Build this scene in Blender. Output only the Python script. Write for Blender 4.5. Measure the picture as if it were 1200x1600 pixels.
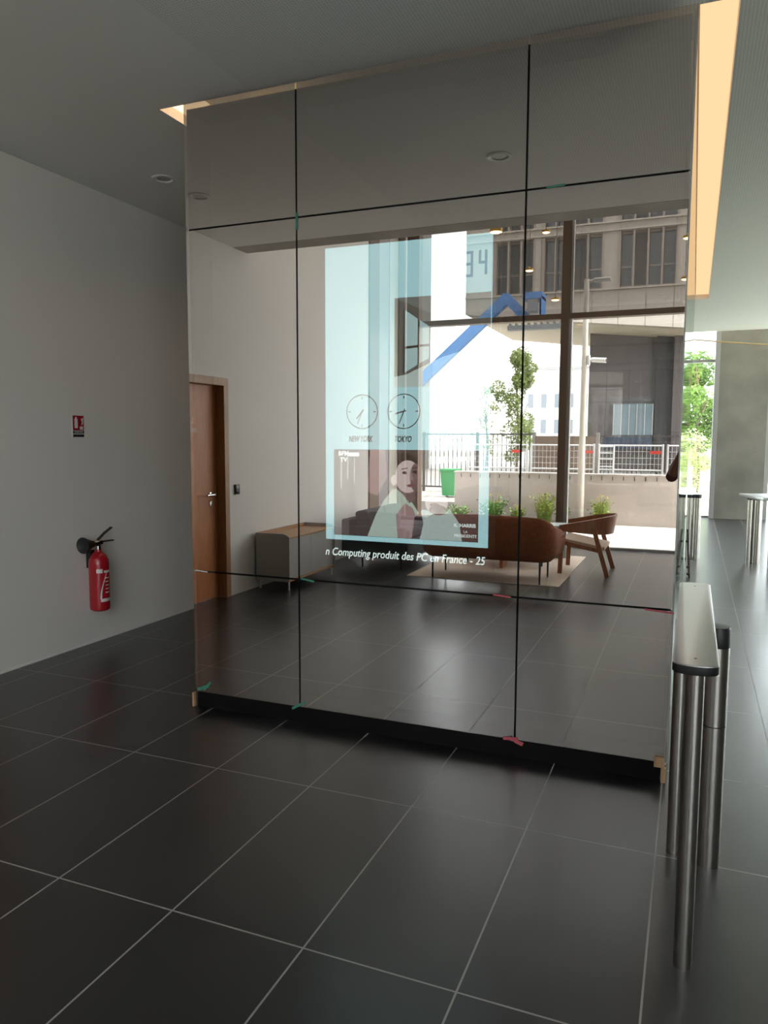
import bpy, bmesh, math, random
from mathutils import Vector, Matrix, Euler
random.seed(7)
sc = bpy.context.scene
for o in list(bpy.data.objects):
    bpy.data.objects.remove(o)
COL = sc.collection

# ------------------------------------------------------------------ camera, world, exposure
YAW, PITCH, ROLL = 0.385445, -0.097632, -0.003652
CAMZ = 1.6084
cam_d = bpy.data.cameras.new('camera')
cam_d.sensor_width = 36.0
cam_d.lens = 1185.4 / 1600 * 36.0
cam_d.clip_start = 0.01
cam_d.clip_end = 300
cam = bpy.data.objects.new('camera', cam_d)
COL.objects.link(cam)
Rm = Matrix.Rotation(YAW, 3, 'Z') @ Matrix.Rotation(PITCH, 3, 'X') @ Matrix.Rotation(ROLL, 3, 'Y')
right, fwd, up = Rm.col[0], Rm.col[1], Rm.col[2]
cm = Matrix((right, up, -fwd)).transposed().to_4x4()
cm.translation = Vector((0, 0, CAMZ))
cam.matrix_world = cm
sc.camera = cam

world = bpy.data.worlds.new('sky')
sc.world = world
world.use_nodes = True
wn = world.node_tree.nodes
wl = world.node_tree.links
wn.clear()
wout = wn.new('ShaderNodeOutputWorld')
wbg = wn.new('ShaderNodeBackground')
wtc = wn.new('ShaderNodeTexCoord')
wsep = wn.new('ShaderNodeSeparateXYZ')
wramp = wn.new('ShaderNodeValToRGB')
wramp.color_ramp.elements[0].position = 0.42
wramp.color_ramp.elements[0].color = (0.75, 0.78, 0.80, 1)
wramp.color_ramp.elements[1].position = 0.75
wramp.color_ramp.elements[1].color = (0.88, 0.95, 1.02, 1)
wmap = wn.new('ShaderNodeMapRange')
wmap.inputs[1].default_value = -1
wmap.inputs[2].default_value = 1
wl.new(wtc.outputs['Generated'], wsep.inputs[0])
wl.new(wsep.outputs['Z'], wmap.inputs[0])
wl.new(wmap.outputs[0], wramp.inputs[0])
wl.new(wramp.outputs[0], wbg.inputs['Color'])
wbg.inputs['Strength'].default_value = 4.2
wl.new(wbg.outputs[0], wout.inputs['Surface'])

sun_d = bpy.data.lights.new('sun', 'SUN')
sun_d.energy = 5.0
sun_d.angle = math.radians(18)
sun_d.color = (1.0, .97, .92)
sun = bpy.data.objects.new('sun', sun_d)
COL.objects.link(sun)
sun.rotation_euler = Vector((-.5, 0, -.85)).to_track_quat('-Z', 'Y').to_euler()

sc.view_settings.view_transform = 'Standard'
sc.view_settings.look = 'None'
sc.view_settings.exposure = 0.95
sc.view_settings.gamma = 1.0
sc.view_settings.use_curve_mapping = False
cy = sc.cycles
cy.max_bounces = 10
cy.diffuse_bounces = 5
cy.glossy_bounces = 6
cy.transmission_bounces = 8
cy.transparent_max_bounces = 16
cy.sample_clamp_indirect = 8.0
cy.caustics_reflective = False
cy.caustics_refractive = False

def portal(name, loc, sx, sy, rot):
    l = bpy.data.lights.new(name, 'AREA')
    l.shape = 'RECTANGLE'
    l.size, l.size_y = sx, sy
    l.cycles.is_portal = True
    o = bpy.data.objects.new(name, l)
    o.location = loc
    o.rotation_euler = rot
    COL.objects.link(o)

# ------------------------------------------------------------------ geometry constants (metres)
MY = 3.684          # front face of the mirrored wall
WX = -4.30          # left wall
CZ = 3.478          # ceiling
FY = -4.03          # street facade
RY = 16.8           # far facade
CY0, CY1 = 0.775, 14.45
XR = 5.0
GY = 6.6            # unseen glazing, added to light the room from the right, starts here
VZ = 6.2            # roof over the tall strips by the facades

# ------------------------------------------------------------------ helpers
WL = {}

class MB:
    def __init__(self):
        self.bm = bmesh.new()

    def box(self, x0, x1, y0, y1, z0, z1, bev=0, mat=None, pivot=None, seg=2):
        x0, x1 = min(x0, x1), max(x0, x1)
        y0, y1 = min(y0, y1), max(y0, y1)
        z0, z1 = min(z0, z1), max(z0, z1)
        t = bmesh.new()
        vs = [t.verts.new(p) for p in ((x0, y0, z0), (x1, y0, z0), (x1, y1, z0), (x0, y1, z0),
                                       (x0, y0, z1), (x1, y0, z1), (x1, y1, z1), (x0, y1, z1))]
        for f in ((3, 2, 1, 0), (4, 5, 6, 7), (0, 1, 5, 4), (1, 2, 6, 5), (2, 3, 7, 6), (3, 0, 4, 7)):
            t.faces.new([vs[i] for i in f])
        if bev > 0:
            b = min(bev, (x1 - x0) * .49, (y1 - y0) * .49, (z1 - z0) * .49)
            bmesh.ops.bevel(t, geom=t.edges[:], offset=b, segments=seg, affect='EDGES', profile=0.6)
        if mat is not None:
            pv = Vector(pivot) if pivot is not None else Vector(((x0 + x1) / 2, (y0 + y1) / 2, (z0 + z1) / 2))
            for v in t.verts:
                v.co = mat @ (v.co - pv) + pv
        return self.merge(t)

    def merge(self, t):
        m = bpy.data.meshes.new('t')
        t.to_mesh(m)
        self.bm.from_mesh(m)
        bpy.data.meshes.remove(m)
        t.free()
        return self

    def rings(self, rings, close=True, cap=True):
        bm = self.bm
        V = [[bm.verts.new(p) for p in r] for r in rings]
        n = len(V[0])
        for a, b in zip(V, V[1:]):
            for i in range(n if close else n - 1):
                j = (i + 1) % n
                bm.faces.new((a[i], a[j], b[j], b[i]))
        if cap and close:
            bm.faces.new(list(reversed(V[0])))
            bm.faces.new(V[-1])
        return self

    def tube(self, pts, r, seg=10, cap=True, flat=1.0):
        pts = [Vector(p) for p in pts]
        rs = r if isinstance(r, (list, tuple)) else [r] * len(pts)
        rings = []
        prev = None
        for i, p in enumerate(pts):
            d = (pts[min(i + 1, len(pts) - 1)] - pts[max(i - 1, 0)]).normalized()
            if prev is None:
                a = Vector((0, 0, 1)) if abs(d.z) < .9 else Vector((1, 0, 0))
                u = d.cross(a).normalized()
            else:
                u = (prev - d * prev.dot(d)).normalized()
            prev = u
            w = d.cross(u)
            rings.append([p + (u * math.cos(2 * math.pi * k / seg) + w * flat * math.sin(2 * math.pi * k / seg)) * rs[i]
                          for k in range(seg)])
        return self.rings(rings, True, cap)

    def cyl(self, p0, p1, r0, r1=None, seg=20):
        return self.tube([p0, p1], [r0, r0 if r1 is None else r1], seg)

    def lathe(self, c, prof, seg=24, axis='Z', M=None):
        rings = []
        c = Vector(c)
        for r, z in prof:
            ring = []
            for k in range(seg):
                a = 2 * math.pi * k / seg
                v = Vector((r * math.cos(a), r * math.sin(a), z))
                if axis == 'Y':
                    v = Vector((v.x, v.z, -v.y))
                elif axis == 'X':
                    v = Vector((v.z, v.y, -v.x))
                if M is not None:
                    v = M @ v
                ring.append(c + v)
            rings.append(ring)
        return self.rings(rings)

    def prism(self, poly, vec):
        vec = Vector(vec)
        a = [Vector(p) for p in poly]
        return self.rings([a, [p + vec for p in a]])

    def quad(self, pts):
        self.bm.faces.new([self.bm.verts.new(p) for p in pts])
        return self

    def beam(self, p0, p1, w, h, side=None):
        """rectangular bar from p0 to p1"""
        p0, p1 = Vector(p0), Vector(p1)
        d = (p1 - p0).normalized()
        s = Vector(side) if side is not None else (Vector((0, 0, 1)) if abs(d.z) < .9 else Vector((1, 0, 0)))
        u = d.cross(s).normalized()
        w_ = u.cross(d).normalized()
        R = lambda p: [p + u * (a * w / 2) + w_ * (b * h / 2) for a, b in ((-1, -1), (1, -1), (1, 1), (-1, 1))]
        return self.rings([R(p0), R(p1)])

    def build(self, name, mat, parent=None, smooth=True, origin=None, ang=35):
        bm = self.bm
        bmesh.ops.recalc_face_normals(bm, faces=bm.faces[:])
        pw = WL[parent.name] if parent is not None else Vector((0, 0, 0))
        if origin is None:
            if parent is not None and parent.type == 'EMPTY':
                origin = pw
            else:
                xs = [v.co for v in bm.verts]
                origin = Vector((sum(v.x for v in xs) / len(xs), sum(v.y for v in xs) / len(xs), min(v.z for v in xs)))
        origin = Vector(origin)
        for v in bm.verts:
            v.co -= origin
        me = bpy.data.meshes.new(name)
        bm.to_mesh(me)
        bm.free()
        if smooth:
            me.shade_smooth()
            me.set_sharp_from_angle(angle=math.radians(ang))
        for m in (mat if isinstance(mat, (list, tuple)) else [mat]):
            me.materials.append(m)
        o = bpy.data.objects.new(name, me)
        COL.objects.link(o)
        if parent is not None:
            o.parent = parent
        o.location = origin - pw
        WL[o.name] = origin
        return o

def tag(o, label=None, cat=None, group=None, kind=None):
    if label: o['label'] = label
    if cat: o['category'] = cat
    if group: o['group'] = group
    if kind: o['kind'] = kind
    return o

def thing(name, loc, label, cat, group=None):
    o = bpy.data.objects.new(name, None)
    o.empty_display_size = .1
    COL.objects.link(o)
    o.location = loc
    WL[o.name] = Vector(loc)
    return tag(o, label, cat, group)

def structure(o, label=None):
    o['kind'] = 'structure'
    if label: o['label'] = label
    return o

def copy_thing(root, delta, label=None, group=None):
    r = root.copy()
    COL.objects.link(r)
    r.location = root.location + Vector(delta)
    WL[r.name] = WL[root.name] + Vector(delta)
    if label: r['label'] = label
    if group: r['group'] = group
    for ch in list(root.children):
        c = ch.copy(); COL.objects.link(c); c.parent = r
        WL[c.name] = WL[ch.name] + Vector(delta)
        for g in list(ch.children):
            d = g.copy(); COL.objects.link(d); d.parent = c
    return r

def text(name, s, size, loc, rot, mat, parent=None, align='CENTER', shear=0, depth=0.0005, spacing=1.0, fit=None, offset=0.0):
    cu = bpy.data.curves.new('txt', 'FONT')
    cu.body = s
    cu.size = size
    cu.align_x = align
    cu.align_y = 'CENTER'
    cu.shear = shear
    cu.extrude = depth
    cu.offset = offset
    cu.space_character = spacing
    cu.resolution_u = 4
    t = bpy.data.objects.new('txt', cu)
    COL.objects.link(t)
    bpy.context.view_layer.update()
    dg = bpy.context.evaluated_depsgraph_get()
    me = bpy.data.meshes.new_from_object(t.evaluated_get(dg))
    bpy.data.objects.remove(t)
    M = Euler(rot).to_matrix()
    if fit:
        vx = [v.co.x for v in me.vertices]
        w0, lo = max(vx) - min(vx), min(vx)
        ref = {'LEFT': lo, 'CENTER': (min(vx) + max(vx)) / 2}[align]
        for v in me.vertices:
            v.co.x = (v.co.x - ref) * fit / w0
    for v in me.vertices:
        v.co = M @ v.co
    me.name = name
    me.materials.clear()
    me.materials.append(mat)
    o = bpy.data.objects.new(name, me)
    COL.objects.link(o)
    loc = Vector(loc)
    pw = WL[parent.name] if parent is not None else Vector((0, 0, 0))
    if parent is not None: o.parent = parent
    o.location = loc - pw
    WL[o.name] = loc
    return o

# ------------------------------------------------------------------ materials
def mat(name, color, rough=.5, metal=0, spec=.5, noise=0, nscale=8, bump=0, bscale=40, coat=0, stretch=None):
    m = bpy.data.materials.new(name)
    m.use_nodes = True
    nt = m.node_tree
    b = nt.nodes['Principled BSDF']
    b.inputs['Base Color'].default_value = (*color, 1)
    b.inputs['Roughness'].default_value = rough
    b.inputs['Metallic'].default_value = metal
    b.inputs['Specular IOR Level'].default_value = spec
    if coat: b.inputs['Coat Weight'].default_value = coat
    if noise or bump:
        tc = nt.nodes.new('ShaderNodeTexCoord')
        mp = nt.nodes.new('ShaderNodeMapping')
        nt.links.new(tc.outputs['Object'], mp.inputs[0])
        if stretch: mp.inputs['Scale'].default_value = stretch
    if noise:
        n = nt.nodes.new('ShaderNodeTexNoise')
        n.inputs['Scale'].default_value = nscale
        n.inputs['Detail'].default_value = 5
        r = nt.nodes.new('ShaderNodeValToRGB')
        r.color_ramp.elements[0].position = .3
        r.color_ramp.elements[1].position = .7
        r.color_ramp.elements[0].color = (*[c * (1 - noise) for c in color], 1)
        r.color_ramp.elements[1].color = (*[min(1, c * (1 + noise)) for c in color], 1)
        nt.links.new(mp.outputs[0], n.inputs['Vector'])
        nt.links.new(n.outputs['Fac'], r.inputs[0])
        nt.links.new(r.outputs[0], b.inputs['Base Color'])
    if bump:
        n = nt.nodes.new('ShaderNodeTexNoise')
        n.inputs['Scale'].default_value = bscale
        n.inputs['Detail'].default_value = 4
        bp = nt.nodes.new('ShaderNodeBump')
        bp.inputs['Strength'].default_value = bump
        bp.inputs['Distance'].default_value = .01
        nt.links.new(mp.outputs[0], n.inputs['Vector'])
        nt.links.new(n.outputs['Fac'], bp.inputs['Height'])
        nt.links.new(bp.outputs[0], b.inputs['Normal'])
    return m

def emit(name, color, strength):
    m = bpy.data.materials.new(name)
    m.use_nodes = True
    nt = m.node_tree
    nt.nodes.clear()
    o = nt.nodes.new('ShaderNodeOutputMaterial')
    e = nt.nodes.new('ShaderNodeEmission')
    e.inputs[0].default_value = (*color, 1)
    e.inputs[1].default_value = strength
    nt.links.new(e.outputs[0], o.inputs[0])
    return m

def glass(name, tint, gloss, refl=(1, 1, 1), rough=0.0):
    """thin sheet: part of the light passes, part is mirrored"""
    m = bpy.data.materials.new(name)
    m.use_nodes = True
    nt = m.node_tree
    nt.nodes.clear()
    o = nt.nodes.new('ShaderNodeOutputMaterial')
    t = nt.nodes.new('ShaderNodeBsdfTransparent')
    t.inputs[0].default_value = (*tint, 1)
    g = nt.nodes.new('ShaderNodeBsdfGlossy')
    g.inputs[0].default_value = (*refl, 1)
    g.inputs['Roughness'].default_value = rough
    mx = nt.nodes.new('ShaderNodeMixShader')
    mx.inputs[0].default_value = gloss
    nt.links.new(t.outputs[0], mx.inputs[1])
    nt.links.new(g.outputs[0], mx.inputs[2])
    nt.links.new(mx.outputs[0], o.inputs[0])
    return m

def wood(name, c0, c1, scale=6, axis=2, rough=.45):
    m = bpy.data.materials.new(name)
    m.use_nodes = True
    nt = m.node_tree
    b = nt.nodes['Principled BSDF']
    b.inputs['Roughness'].default_value = rough
    tc = nt.nodes.new('ShaderNodeTexCoord')
    mp = nt.nodes.new('ShaderNodeMapping')
    s = [14, 14, 14]
    s[axis] = .9
    mp.inputs['Scale'].default_value = s
    n = nt.nodes.new('ShaderNodeTexNoise')
    n.inputs['Scale'].default_value = scale
    n.inputs['Detail'].default_value = 6
    n.inputs['Distortion'].default_value = .6
    r = nt.nodes.new('ShaderNodeValToRGB')
    r.color_ramp.elements[0].position = .3
    r.color_ramp.elements[1].position = .72
    r.color_ramp.elements[0].color = (*c0, 1)
    r.color_ramp.elements[1].color = (*c1, 1)
    nt.links.new(tc.outputs['Object'], mp.inputs[0])
    nt.links.new(mp.outputs[0], n.inputs['Vector'])
    nt.links.new(n.outputs['Fac'], r.inputs[0])
    nt.links.new(r.outputs[0], b.inputs['Base Color'])
    return m

def M_(nt, op, a, b=None, c=None):
    n = nt.nodes.new('ShaderNodeMath')
    n.operation = op
    for i, v in enumerate((a, b, c)):
        if v is None: continue
        if isinstance(v, (int, float)): n.inputs[i].default_value = v
        else: nt.links.new(v, n.inputs[i])
    return n.outputs[0]

def grid_mask(nt, coord, period, offset, width):
    """1 on a joint line"""
    a = M_(nt, 'SUBTRACT', coord, offset)
    a = M_(nt, 'DIVIDE', a, period)
    f = M_(nt, 'FRACT', M_(nt, 'ADD', a, 200.5))
    d = M_(nt, 'ABSOLUTE', M_(nt, 'SUBTRACT', f, .5))
    return M_(nt, 'LESS_THAN', d, width / period / 2)

def floor_material():
    m = bpy.data.materials.new('anthracite_tiles')
    m.use_nodes = True
    nt = m.node_tree
    b = nt.nodes['Principled BSDF']
    tc = nt.nodes.new('ShaderNodeTexCoord')
    sp = nt.nodes.new('ShaderNodeSeparateXYZ')
    nt.links.new(tc.outputs['Object'], sp.inputs[0])
    gx = grid_mask(nt, sp.outputs[0], .5036, -2.0874, .0065)
    # one cut row: joints past y=3.4 are anchored to 3.814
    past = M_(nt, 'GREATER_THAN', sp.outputs[1], 3.4)
    y = M_(nt, 'SUBTRACT', sp.outputs[1], M_(nt, 'MULTIPLY', past, 3.814 - 2.996))
    gy = grid_mask(nt, y, 1.001, 2.996, .0065)
    g = M_(nt, 'MAXIMUM', gx, gy)
    # tile tone variation per tile + clouds
    n = nt.nodes.new('ShaderNodeTexNoise')
    n.inputs['Scale'].default_value = 2.2
    n.inputs['Detail'].default_value = 8
    n.inputs['Roughness'].default_value = .65
    nt.links.new(tc.outputs['Object'], n.inputs['Vector'])
    r = nt.nodes.new('ShaderNodeValToRGB')
    r.color_ramp.elements[0].position = .3
    r.color_ramp.elements[1].position = .75
    r.color_ramp.elements[0].color = (.008, .008, .009, 1)
    r.color_ramp.elements[1].color = (.015, .015, .016, 1)
    nt.links.new(n.outputs['Fac'], r.inputs[0])
    mx = nt.nodes.new('ShaderNodeMix')
    mx.data_type = 'RGBA'
    nt.links.new(g, mx.inputs[0])
    nt.links.new(r.outputs[0], mx.inputs[6])
    mx.inputs[7].default_value = (.33, .31, .29, 1)
    nt.links.new(mx.outputs[2], b.inputs['Base Color'])
    rr = M_(nt, 'ADD', M_(nt, 'MULTIPLY', n.outputs['Fac'], .06), .30)
    rr = M_(nt, 'ADD', rr, M_(nt, 'MULTIPLY', g, .4))
    nt.links.new(rr, b.inputs['Roughness'])
    b.inputs['Specular IOR Level'].default_value = .85
    b.inputs['Coat Weight'].default_value = .22
    b.inputs['Coat Roughness'].default_value = .16
    n2 = nt.nodes.new('ShaderNodeTexNoise')
    n2.inputs['Scale'].default_value = 30
    n2.inputs['Detail'].default_value = 6
    nt.links.new(tc.outputs['Object'], n2.inputs['Vector'])
    h = M_(nt, 'SUBTRACT', n2.outputs['Fac'], M_(nt, 'MULTIPLY', g, .8))
    bp = nt.nodes.new('ShaderNodeBump')
    bp.inputs['Strength'].default_value = .05
    bp.inputs['Distance'].default_value = .001
    nt.links.new(h, bp.inputs['Height'])
    nt.links.new(bp.outputs[0], b.inputs['Normal'])
    return m

def perforated(name, color, xmin):
    """painted plaster board, punched with a regular grid of small holes right of xmin"""
    m = bpy.data.materials.new(name)
    m.use_nodes = True
    nt = m.node_tree
    b = nt.nodes['Principled BSDF']
    b.inputs['Roughness'].default_value = .8
    tc = nt.nodes.new('ShaderNodeTexCoord')
    sp = nt.nodes.new('ShaderNodeSeparateXYZ')
    nt.links.new(tc.outputs['Object'], sp.inputs[0])
    P = .016
    fx = M_(nt, 'SUBTRACT', M_(nt, 'FRACT', M_(nt, 'DIVIDE', M_(nt, 'ADD', sp.outputs[0], 50), P)), .5)
    fy = M_(nt, 'SUBTRACT', M_(nt, 'FRACT', M_(nt, 'DIVIDE', M_(nt, 'ADD', sp.outputs[1], 50), P)), .5)
    d = M_(nt, 'ADD', M_(nt, 'MULTIPLY', fx, fx), M_(nt, 'MULTIPLY', fy, fy))
    hole = M_(nt, 'LESS_THAN', d, .27 * .27)
    hole = M_(nt, 'MULTIPLY', hole, M_(nt, 'GREATER_THAN', sp.outputs[0], xmin))
    mx = nt.nodes.new('ShaderNodeMix')
    mx.data_type = 'RGBA'
    nt.links.new(hole, mx.inputs[0])
    mx.inputs[6].default_value = (*color, 1)
    mx.inputs[7].default_value = (.70, .70, .68, 1)
    nt.links.new(mx.outputs[2], b.inputs['Base Color'])
    return m

def panelled(name, color, px, pz, width, line, axis=0, rough=.5, var=.06):
    """cladding with joint lines: px along x (or y), pz along z; 0 = none"""
    m = bpy.data.materials.new(name)
    m.use_nodes = True
    nt = m.node_tree
    b = nt.nodes['Principled BSDF']
    b.inputs['Roughness'].default_value = rough
    tc = nt.nodes.new('ShaderNodeTexCoord')
    sp = nt.nodes.new('ShaderNodeSeparateXYZ')
    nt.links.new(tc.outputs['Object'], sp.inputs[0])
    g = None
    if px: g = grid_mask(nt, sp.outputs[axis], px, .1, width)
    if pz:
        gz = grid_mask(nt, sp.outputs[2 if axis != 2 else 1], pz, .05, width)
        g = gz if g is None else M_(nt, 'MAXIMUM', g, gz)
    n = nt.nodes.new('ShaderNodeTexNoise')
    n.inputs['Scale'].default_value = 1.3
    n.inputs['Detail'].default_value = 6
    nt.links.new(tc.outputs['Object'], n.inputs['Vector'])
    r = nt.nodes.new('ShaderNodeValToRGB')
    r.color_ramp.elements[0].color = (*[c * (1 - var * 2) for c in color], 1)
    r.color_ramp.elements[1].color = (*[min(1, c * (1 + var * 2)) for c in color], 1)
    nt.links.new(n.outputs['Fac'], r.inputs[0])
    mx = nt.nodes.new('ShaderNodeMix')
    mx.data_type = 'RGBA'
    nt.links.new(g, mx.inputs[0])
    nt.links.new(r.outputs[0], mx.inputs[6])
    mx.inputs[7].default_value = (*line, 1)
    nt.links.new(mx.outputs[2], b.inputs['Base Color'])
    return m

def concrete(name, color):
    m = mat(name, color, rough=.75, noise=.22, nscale=1.6, bump=.25, bscale=25)
    return m

FLOOR = floor_material()
CEIL = perforated('white_perforated_ceiling', (.88, .88, .85), -2.3)
WHITE = mat('white_wall_paint', (.83, .80, .755), rough=.7, bump=.03, bscale=120)
WHITE2 = mat('white_cove_paint', (.85, .82, .78), rough=.6)
CONC = concrete('grey_concrete', (.42, .39, .35))
CONC_L = concrete('pale_concrete', (.50, .46, .42))
CONC_P = concrete('shuttered_concrete', (.23, .215, .185))
BLACK = mat('black_paint', (.010, .010, .010), rough=.6)
PLINTH = mat('black_plinth_board', (.007, .006, .006), rough=.8, spec=.12, noise=.2, nscale=6)
MIRROR = glass('half_mirror_glass', (.50, .48, .46), .62, (1.0, .93, .885))
PLAINGLASS = glass('green_edge_glass', (.90, .97, .93), .02)
SIDEMIRROR = glass('green_edged_mirror_glass', (.25, .27, .25), .75, (.93, .98, .93), rough=.03)
WINGLASS = glass('clear_window_glass', (.93, .95, .94), .06)
WINTINT = glass('tinted_window_glass', (.56, .56, .55), .08)
BRONZE = mat('bronze_window_frame', (.17, .115, .08), rough=.45, metal=.3)
ALU = mat('grey_aluminium_frame', (.36, .35, .34), rough=.5, metal=.2)
OAK_V = wood('oak_veneer_door', (.50, .175, .055), (.66, .27, .095), axis=2)
OAK_FR = wood('oak_casing', (.36, .19, .09), (.48, .28, .15), axis=2)
OAK_Y = wood('oak_top', (.36, .20, .10), (.50, .30, .16), axis=1)
OAK_CH = wood('stained_oak_chair', (.24, .085, .032), (.36, .15, .065), axis=2, scale=5)
PINE = wood('pine_offcut', (.45, .27, .15), (.58, .37, .22), axis=2)
STEEL = mat('brushed_stainless_steel', (.42, .39, .355), rough=.26, metal=1, noise=.08, nscale=3, stretch=(40, 40, .6))
STEEL_TOP = mat('matt_stainless_top', (.58, .58, .58), rough=.38, metal=1)
CHROME = mat('satin_chrome', (.65, .65, .65), rough=.2, metal=1)
RUBBER = mat('black_plastic', (.012, .012, .013), rough=.45)
REDPAINT = mat('red_enamel', (.42, .012, .02), rough=.3, coat=.3)
SIGNRED = mat('sign_red', (.36, .008, .02), rough=.5)
SIGNWHITE = mat('sign_white', (.75, .73, .70), rough=.5)
SIGNBLACK = mat('sign_black', (.02, .02, .02), rough=.5)
TRIMWHITE = mat('white_trim', (.8, .8, .78), rough=.4)

# ------------------------------------------------------------------ setting: floor, ceiling, walls
b = MB()
b.box(WX - .2, XR, FY, RY, -.15, 0)
structure(b.build('floor', FLOOR, smooth=False, origin=(0, 0, 0)))

# ceiling slab with the light slot cut round the mirrored block
OX0, OX1, OY0, OY1 = -2.915, .112, 3.735, 11.26
b = MB()
for x0, x1, y0, y1 in ((WX, OX0, CY0, CY1), (OX1, XR, CY0, CY1), (OX0, OX1, CY0, OY0), (OX0, OX1, OY1, CY1)):
    b.box(x0, x1, y0, y1, CZ, CZ + .02)
structure(b.build('ceiling', CEIL, smooth=False, origin=(0, 0, 0)))
b = MB()
b.box(WX, XR, CY0 - .26, CY0, CZ - .002, CZ + .35)
structure(b.build('trim_1', CONC, smooth=False), 'raw concrete slab edge along the end of the white ceiling')
b = MB()   # slot box above the ceiling
b.box(OX0 - .02, OX0, OY0, OY1, CZ + .02, CZ + .45)
b.box(OX1, OX1 + .02, OY0, OY1, CZ + .02, CZ + .45)
b.box(OX0 - .02, OX1 + .02, OY0 - .02, OY0, CZ + .02, CZ + .45)
b.box(OX0 - .02, OX1 + .02, OY1, OY1 + .02, CZ + .02, CZ + .45)
b.box(OX0 - .02, OX1 + .02, OY0 - .02, OY1 + .02, CZ + .45, CZ + .47)
structure(b.build('trim_2', WHITE2, smooth=False, origin=(0, 0, 0)), 'white light slot recessed in the ceiling round the mirrored block')
b = MB()   # slab above
b.box(WX - .2, XR, CY0 - .26, CY1 + .3, CZ + .48, CZ + .75)
structure(b.build('ceiling_slab', CONC, smooth=False))
b = MB()
b.box(WX - .2, XR, FY - .2, CY0 - .05, VZ, VZ + .2)
structure(b.build('ceiling_street_side', WHITE, smooth=False))
b = MB()
b.box(WX - .2, XR, CY1, RY + .2, VZ, VZ + .2)
structure(b.build('ceiling_garden_side', WHITE, smooth=False))
b = MB()
b.box(WX, XR, CY0 - .24, CY0, CZ + .35, VZ)
structure(b.build('wall_above_street_side', WHITE, smooth=False))
b = MB()
b.box(WX, XR, CY1, CY1 + .2, CZ - .002, VZ)
structure(b.build('wall_above_garden_side', WHITE, smooth=False))

# left wall with two door openings
D1 = (2.50, 3.555, 2.17)      # opening y0,y1,top (inner edge of casing) for the door by the photographer's left
D2 = (.97, 1.98, 2.13)
b = MB()
T = .18
def lw(y0, y1, z0, z1): b.box(WX - T, WX, y0, y1, z0, z1)
lw(D1[1], RY, 0, CZ + .02)
lw(D2[1], D1[0], 0, CZ + .02)
lw(CY0 - .26, D2[0], 0, CZ + .02)
lw(D1[0], D1[1], D1[2], CZ + .02)
lw(D2[0], D2[1], D2[2], CZ + .02)
lw(-2.63, CY0 - .26, 0, VZ)
lw(CY0 - .26, .75, CZ + .02, VZ)
lw(CY1, RY, CZ + .02, VZ)
structure(b.build('wall_left', WHITE, smooth=False))
b = MB()
b.box(WX, WX + .006, D1[1] + .07, RY, 0, .012)
structure(b.build('baseboard_left', TRIMWHITE, smooth=False))
b = MB()
b.box(XR, XR + .2, FY, GY, 0, VZ)
b.box(XR, XR + .2, GY, RY, CZ - .1, VZ)
structure(b.build('wall_right', WHITE, smooth=False))
root = thing('added_window', (XR, 9, 0), None, None)  # glazed side wall, unseen, added to brighten ceiling and floor
structure(root, 'unseen glazed side wall added right of the turnstiles for more light')
b = MB()
for k in range(7):
    yy = GY + (RY - GY) * k / 6
    b.box(XR + .02, XR + .14, yy - .03, yy + .03, 0, CZ - .1, .004)
b.box(XR + .02, XR + .14, GY, RY, 0, .05, .004)
b.build('window_frame', ALU, root, smooth=False)
b = MB(); b.box(XR + .07, XR + .08, GY, RY, .04, CZ - .1)
b.build('pane', WINGLASS, root, smooth=False)
portal('side_window_portal', (XR - .06, (GY + RY) / 2, (CZ - .1) / 2), RY - GY, CZ - .1, (math.radians(90), 0, math.radians(90)))
b = MB()
b.box(WX, -2.95, 9.5, 9.7, 0, CZ)
structure(b.build('wall_corridor', WHITE, smooth=False))

def door(y0, y1, top, name, handle_at):
    root = thing(name, (WX, (y0 + y1) / 2, 0), None, None)
    structure(root)
    b = MB()
    for a, c in ((y0 - .055, y0 + .02), (y1 - .02, y1 + .055)):
        b.box(WX - .17, WX + .012, a, c, 0, top - .0205, .003)
    b.box(WX - .17, WX + .012, y0 - .055, y1 + .055, top - .02, top + .055, .003)
    b.build('casing', OAK_FR, root, smooth=False)
    b = MB()
    b.box(WX - .13, WX - .085, y0 + .02, y1 - .02, .008, top - .02, .002)
    leaf = b.build('door_leaf', OAK_V, root, smooth=False)
    b = MB()
    hy = handle_at
    sgn = 1 if hy < (y0 + y1) / 2 else -1
    fx = WX - .085
    b.lathe((fx, hy, 1.045), [(.001, 0), (.026, 0), (.026, .008), (.012, .010), (.011, .055)], 20, 'X')
    b.tube([(fx + .05, hy, 1.045), (fx + .055, hy + sgn * .03, 1.045), (fx + .055, hy + sgn * .13, 1.045)], .010, 10)
    b.build('door_handle', CHROME, root)
    b = MB()
    b.lathe((fx, hy, .955), [(.001, 0), (.026, 0), (.026, .009), (.001, .010)], 20, 'X')
    b.build('lock_rosette', CHROME, root)
    return root, leaf

d1, _ = door(*D1, 'door_1', 2.62)
d1['label'] = 'oak veneer door with pale casing in the white wall at the left edge'
d2, d2leaf = door(*D2, 'door_2', 1.105)
d2['label'] = 'oak door with steel lever and small pale lettering, seen in the mirror'
R_WALL = (math.radians(90), 0, math.radians(90))
LETTER = mat('pale_vinyl_lettering', (.75, .70, .62), rough=.4)
text('door_lettering', 'Local\nménage', .085, (WX - .083, 1.45, 1.72), R_WALL, LETTER, d2, 'CENTER')

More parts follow.
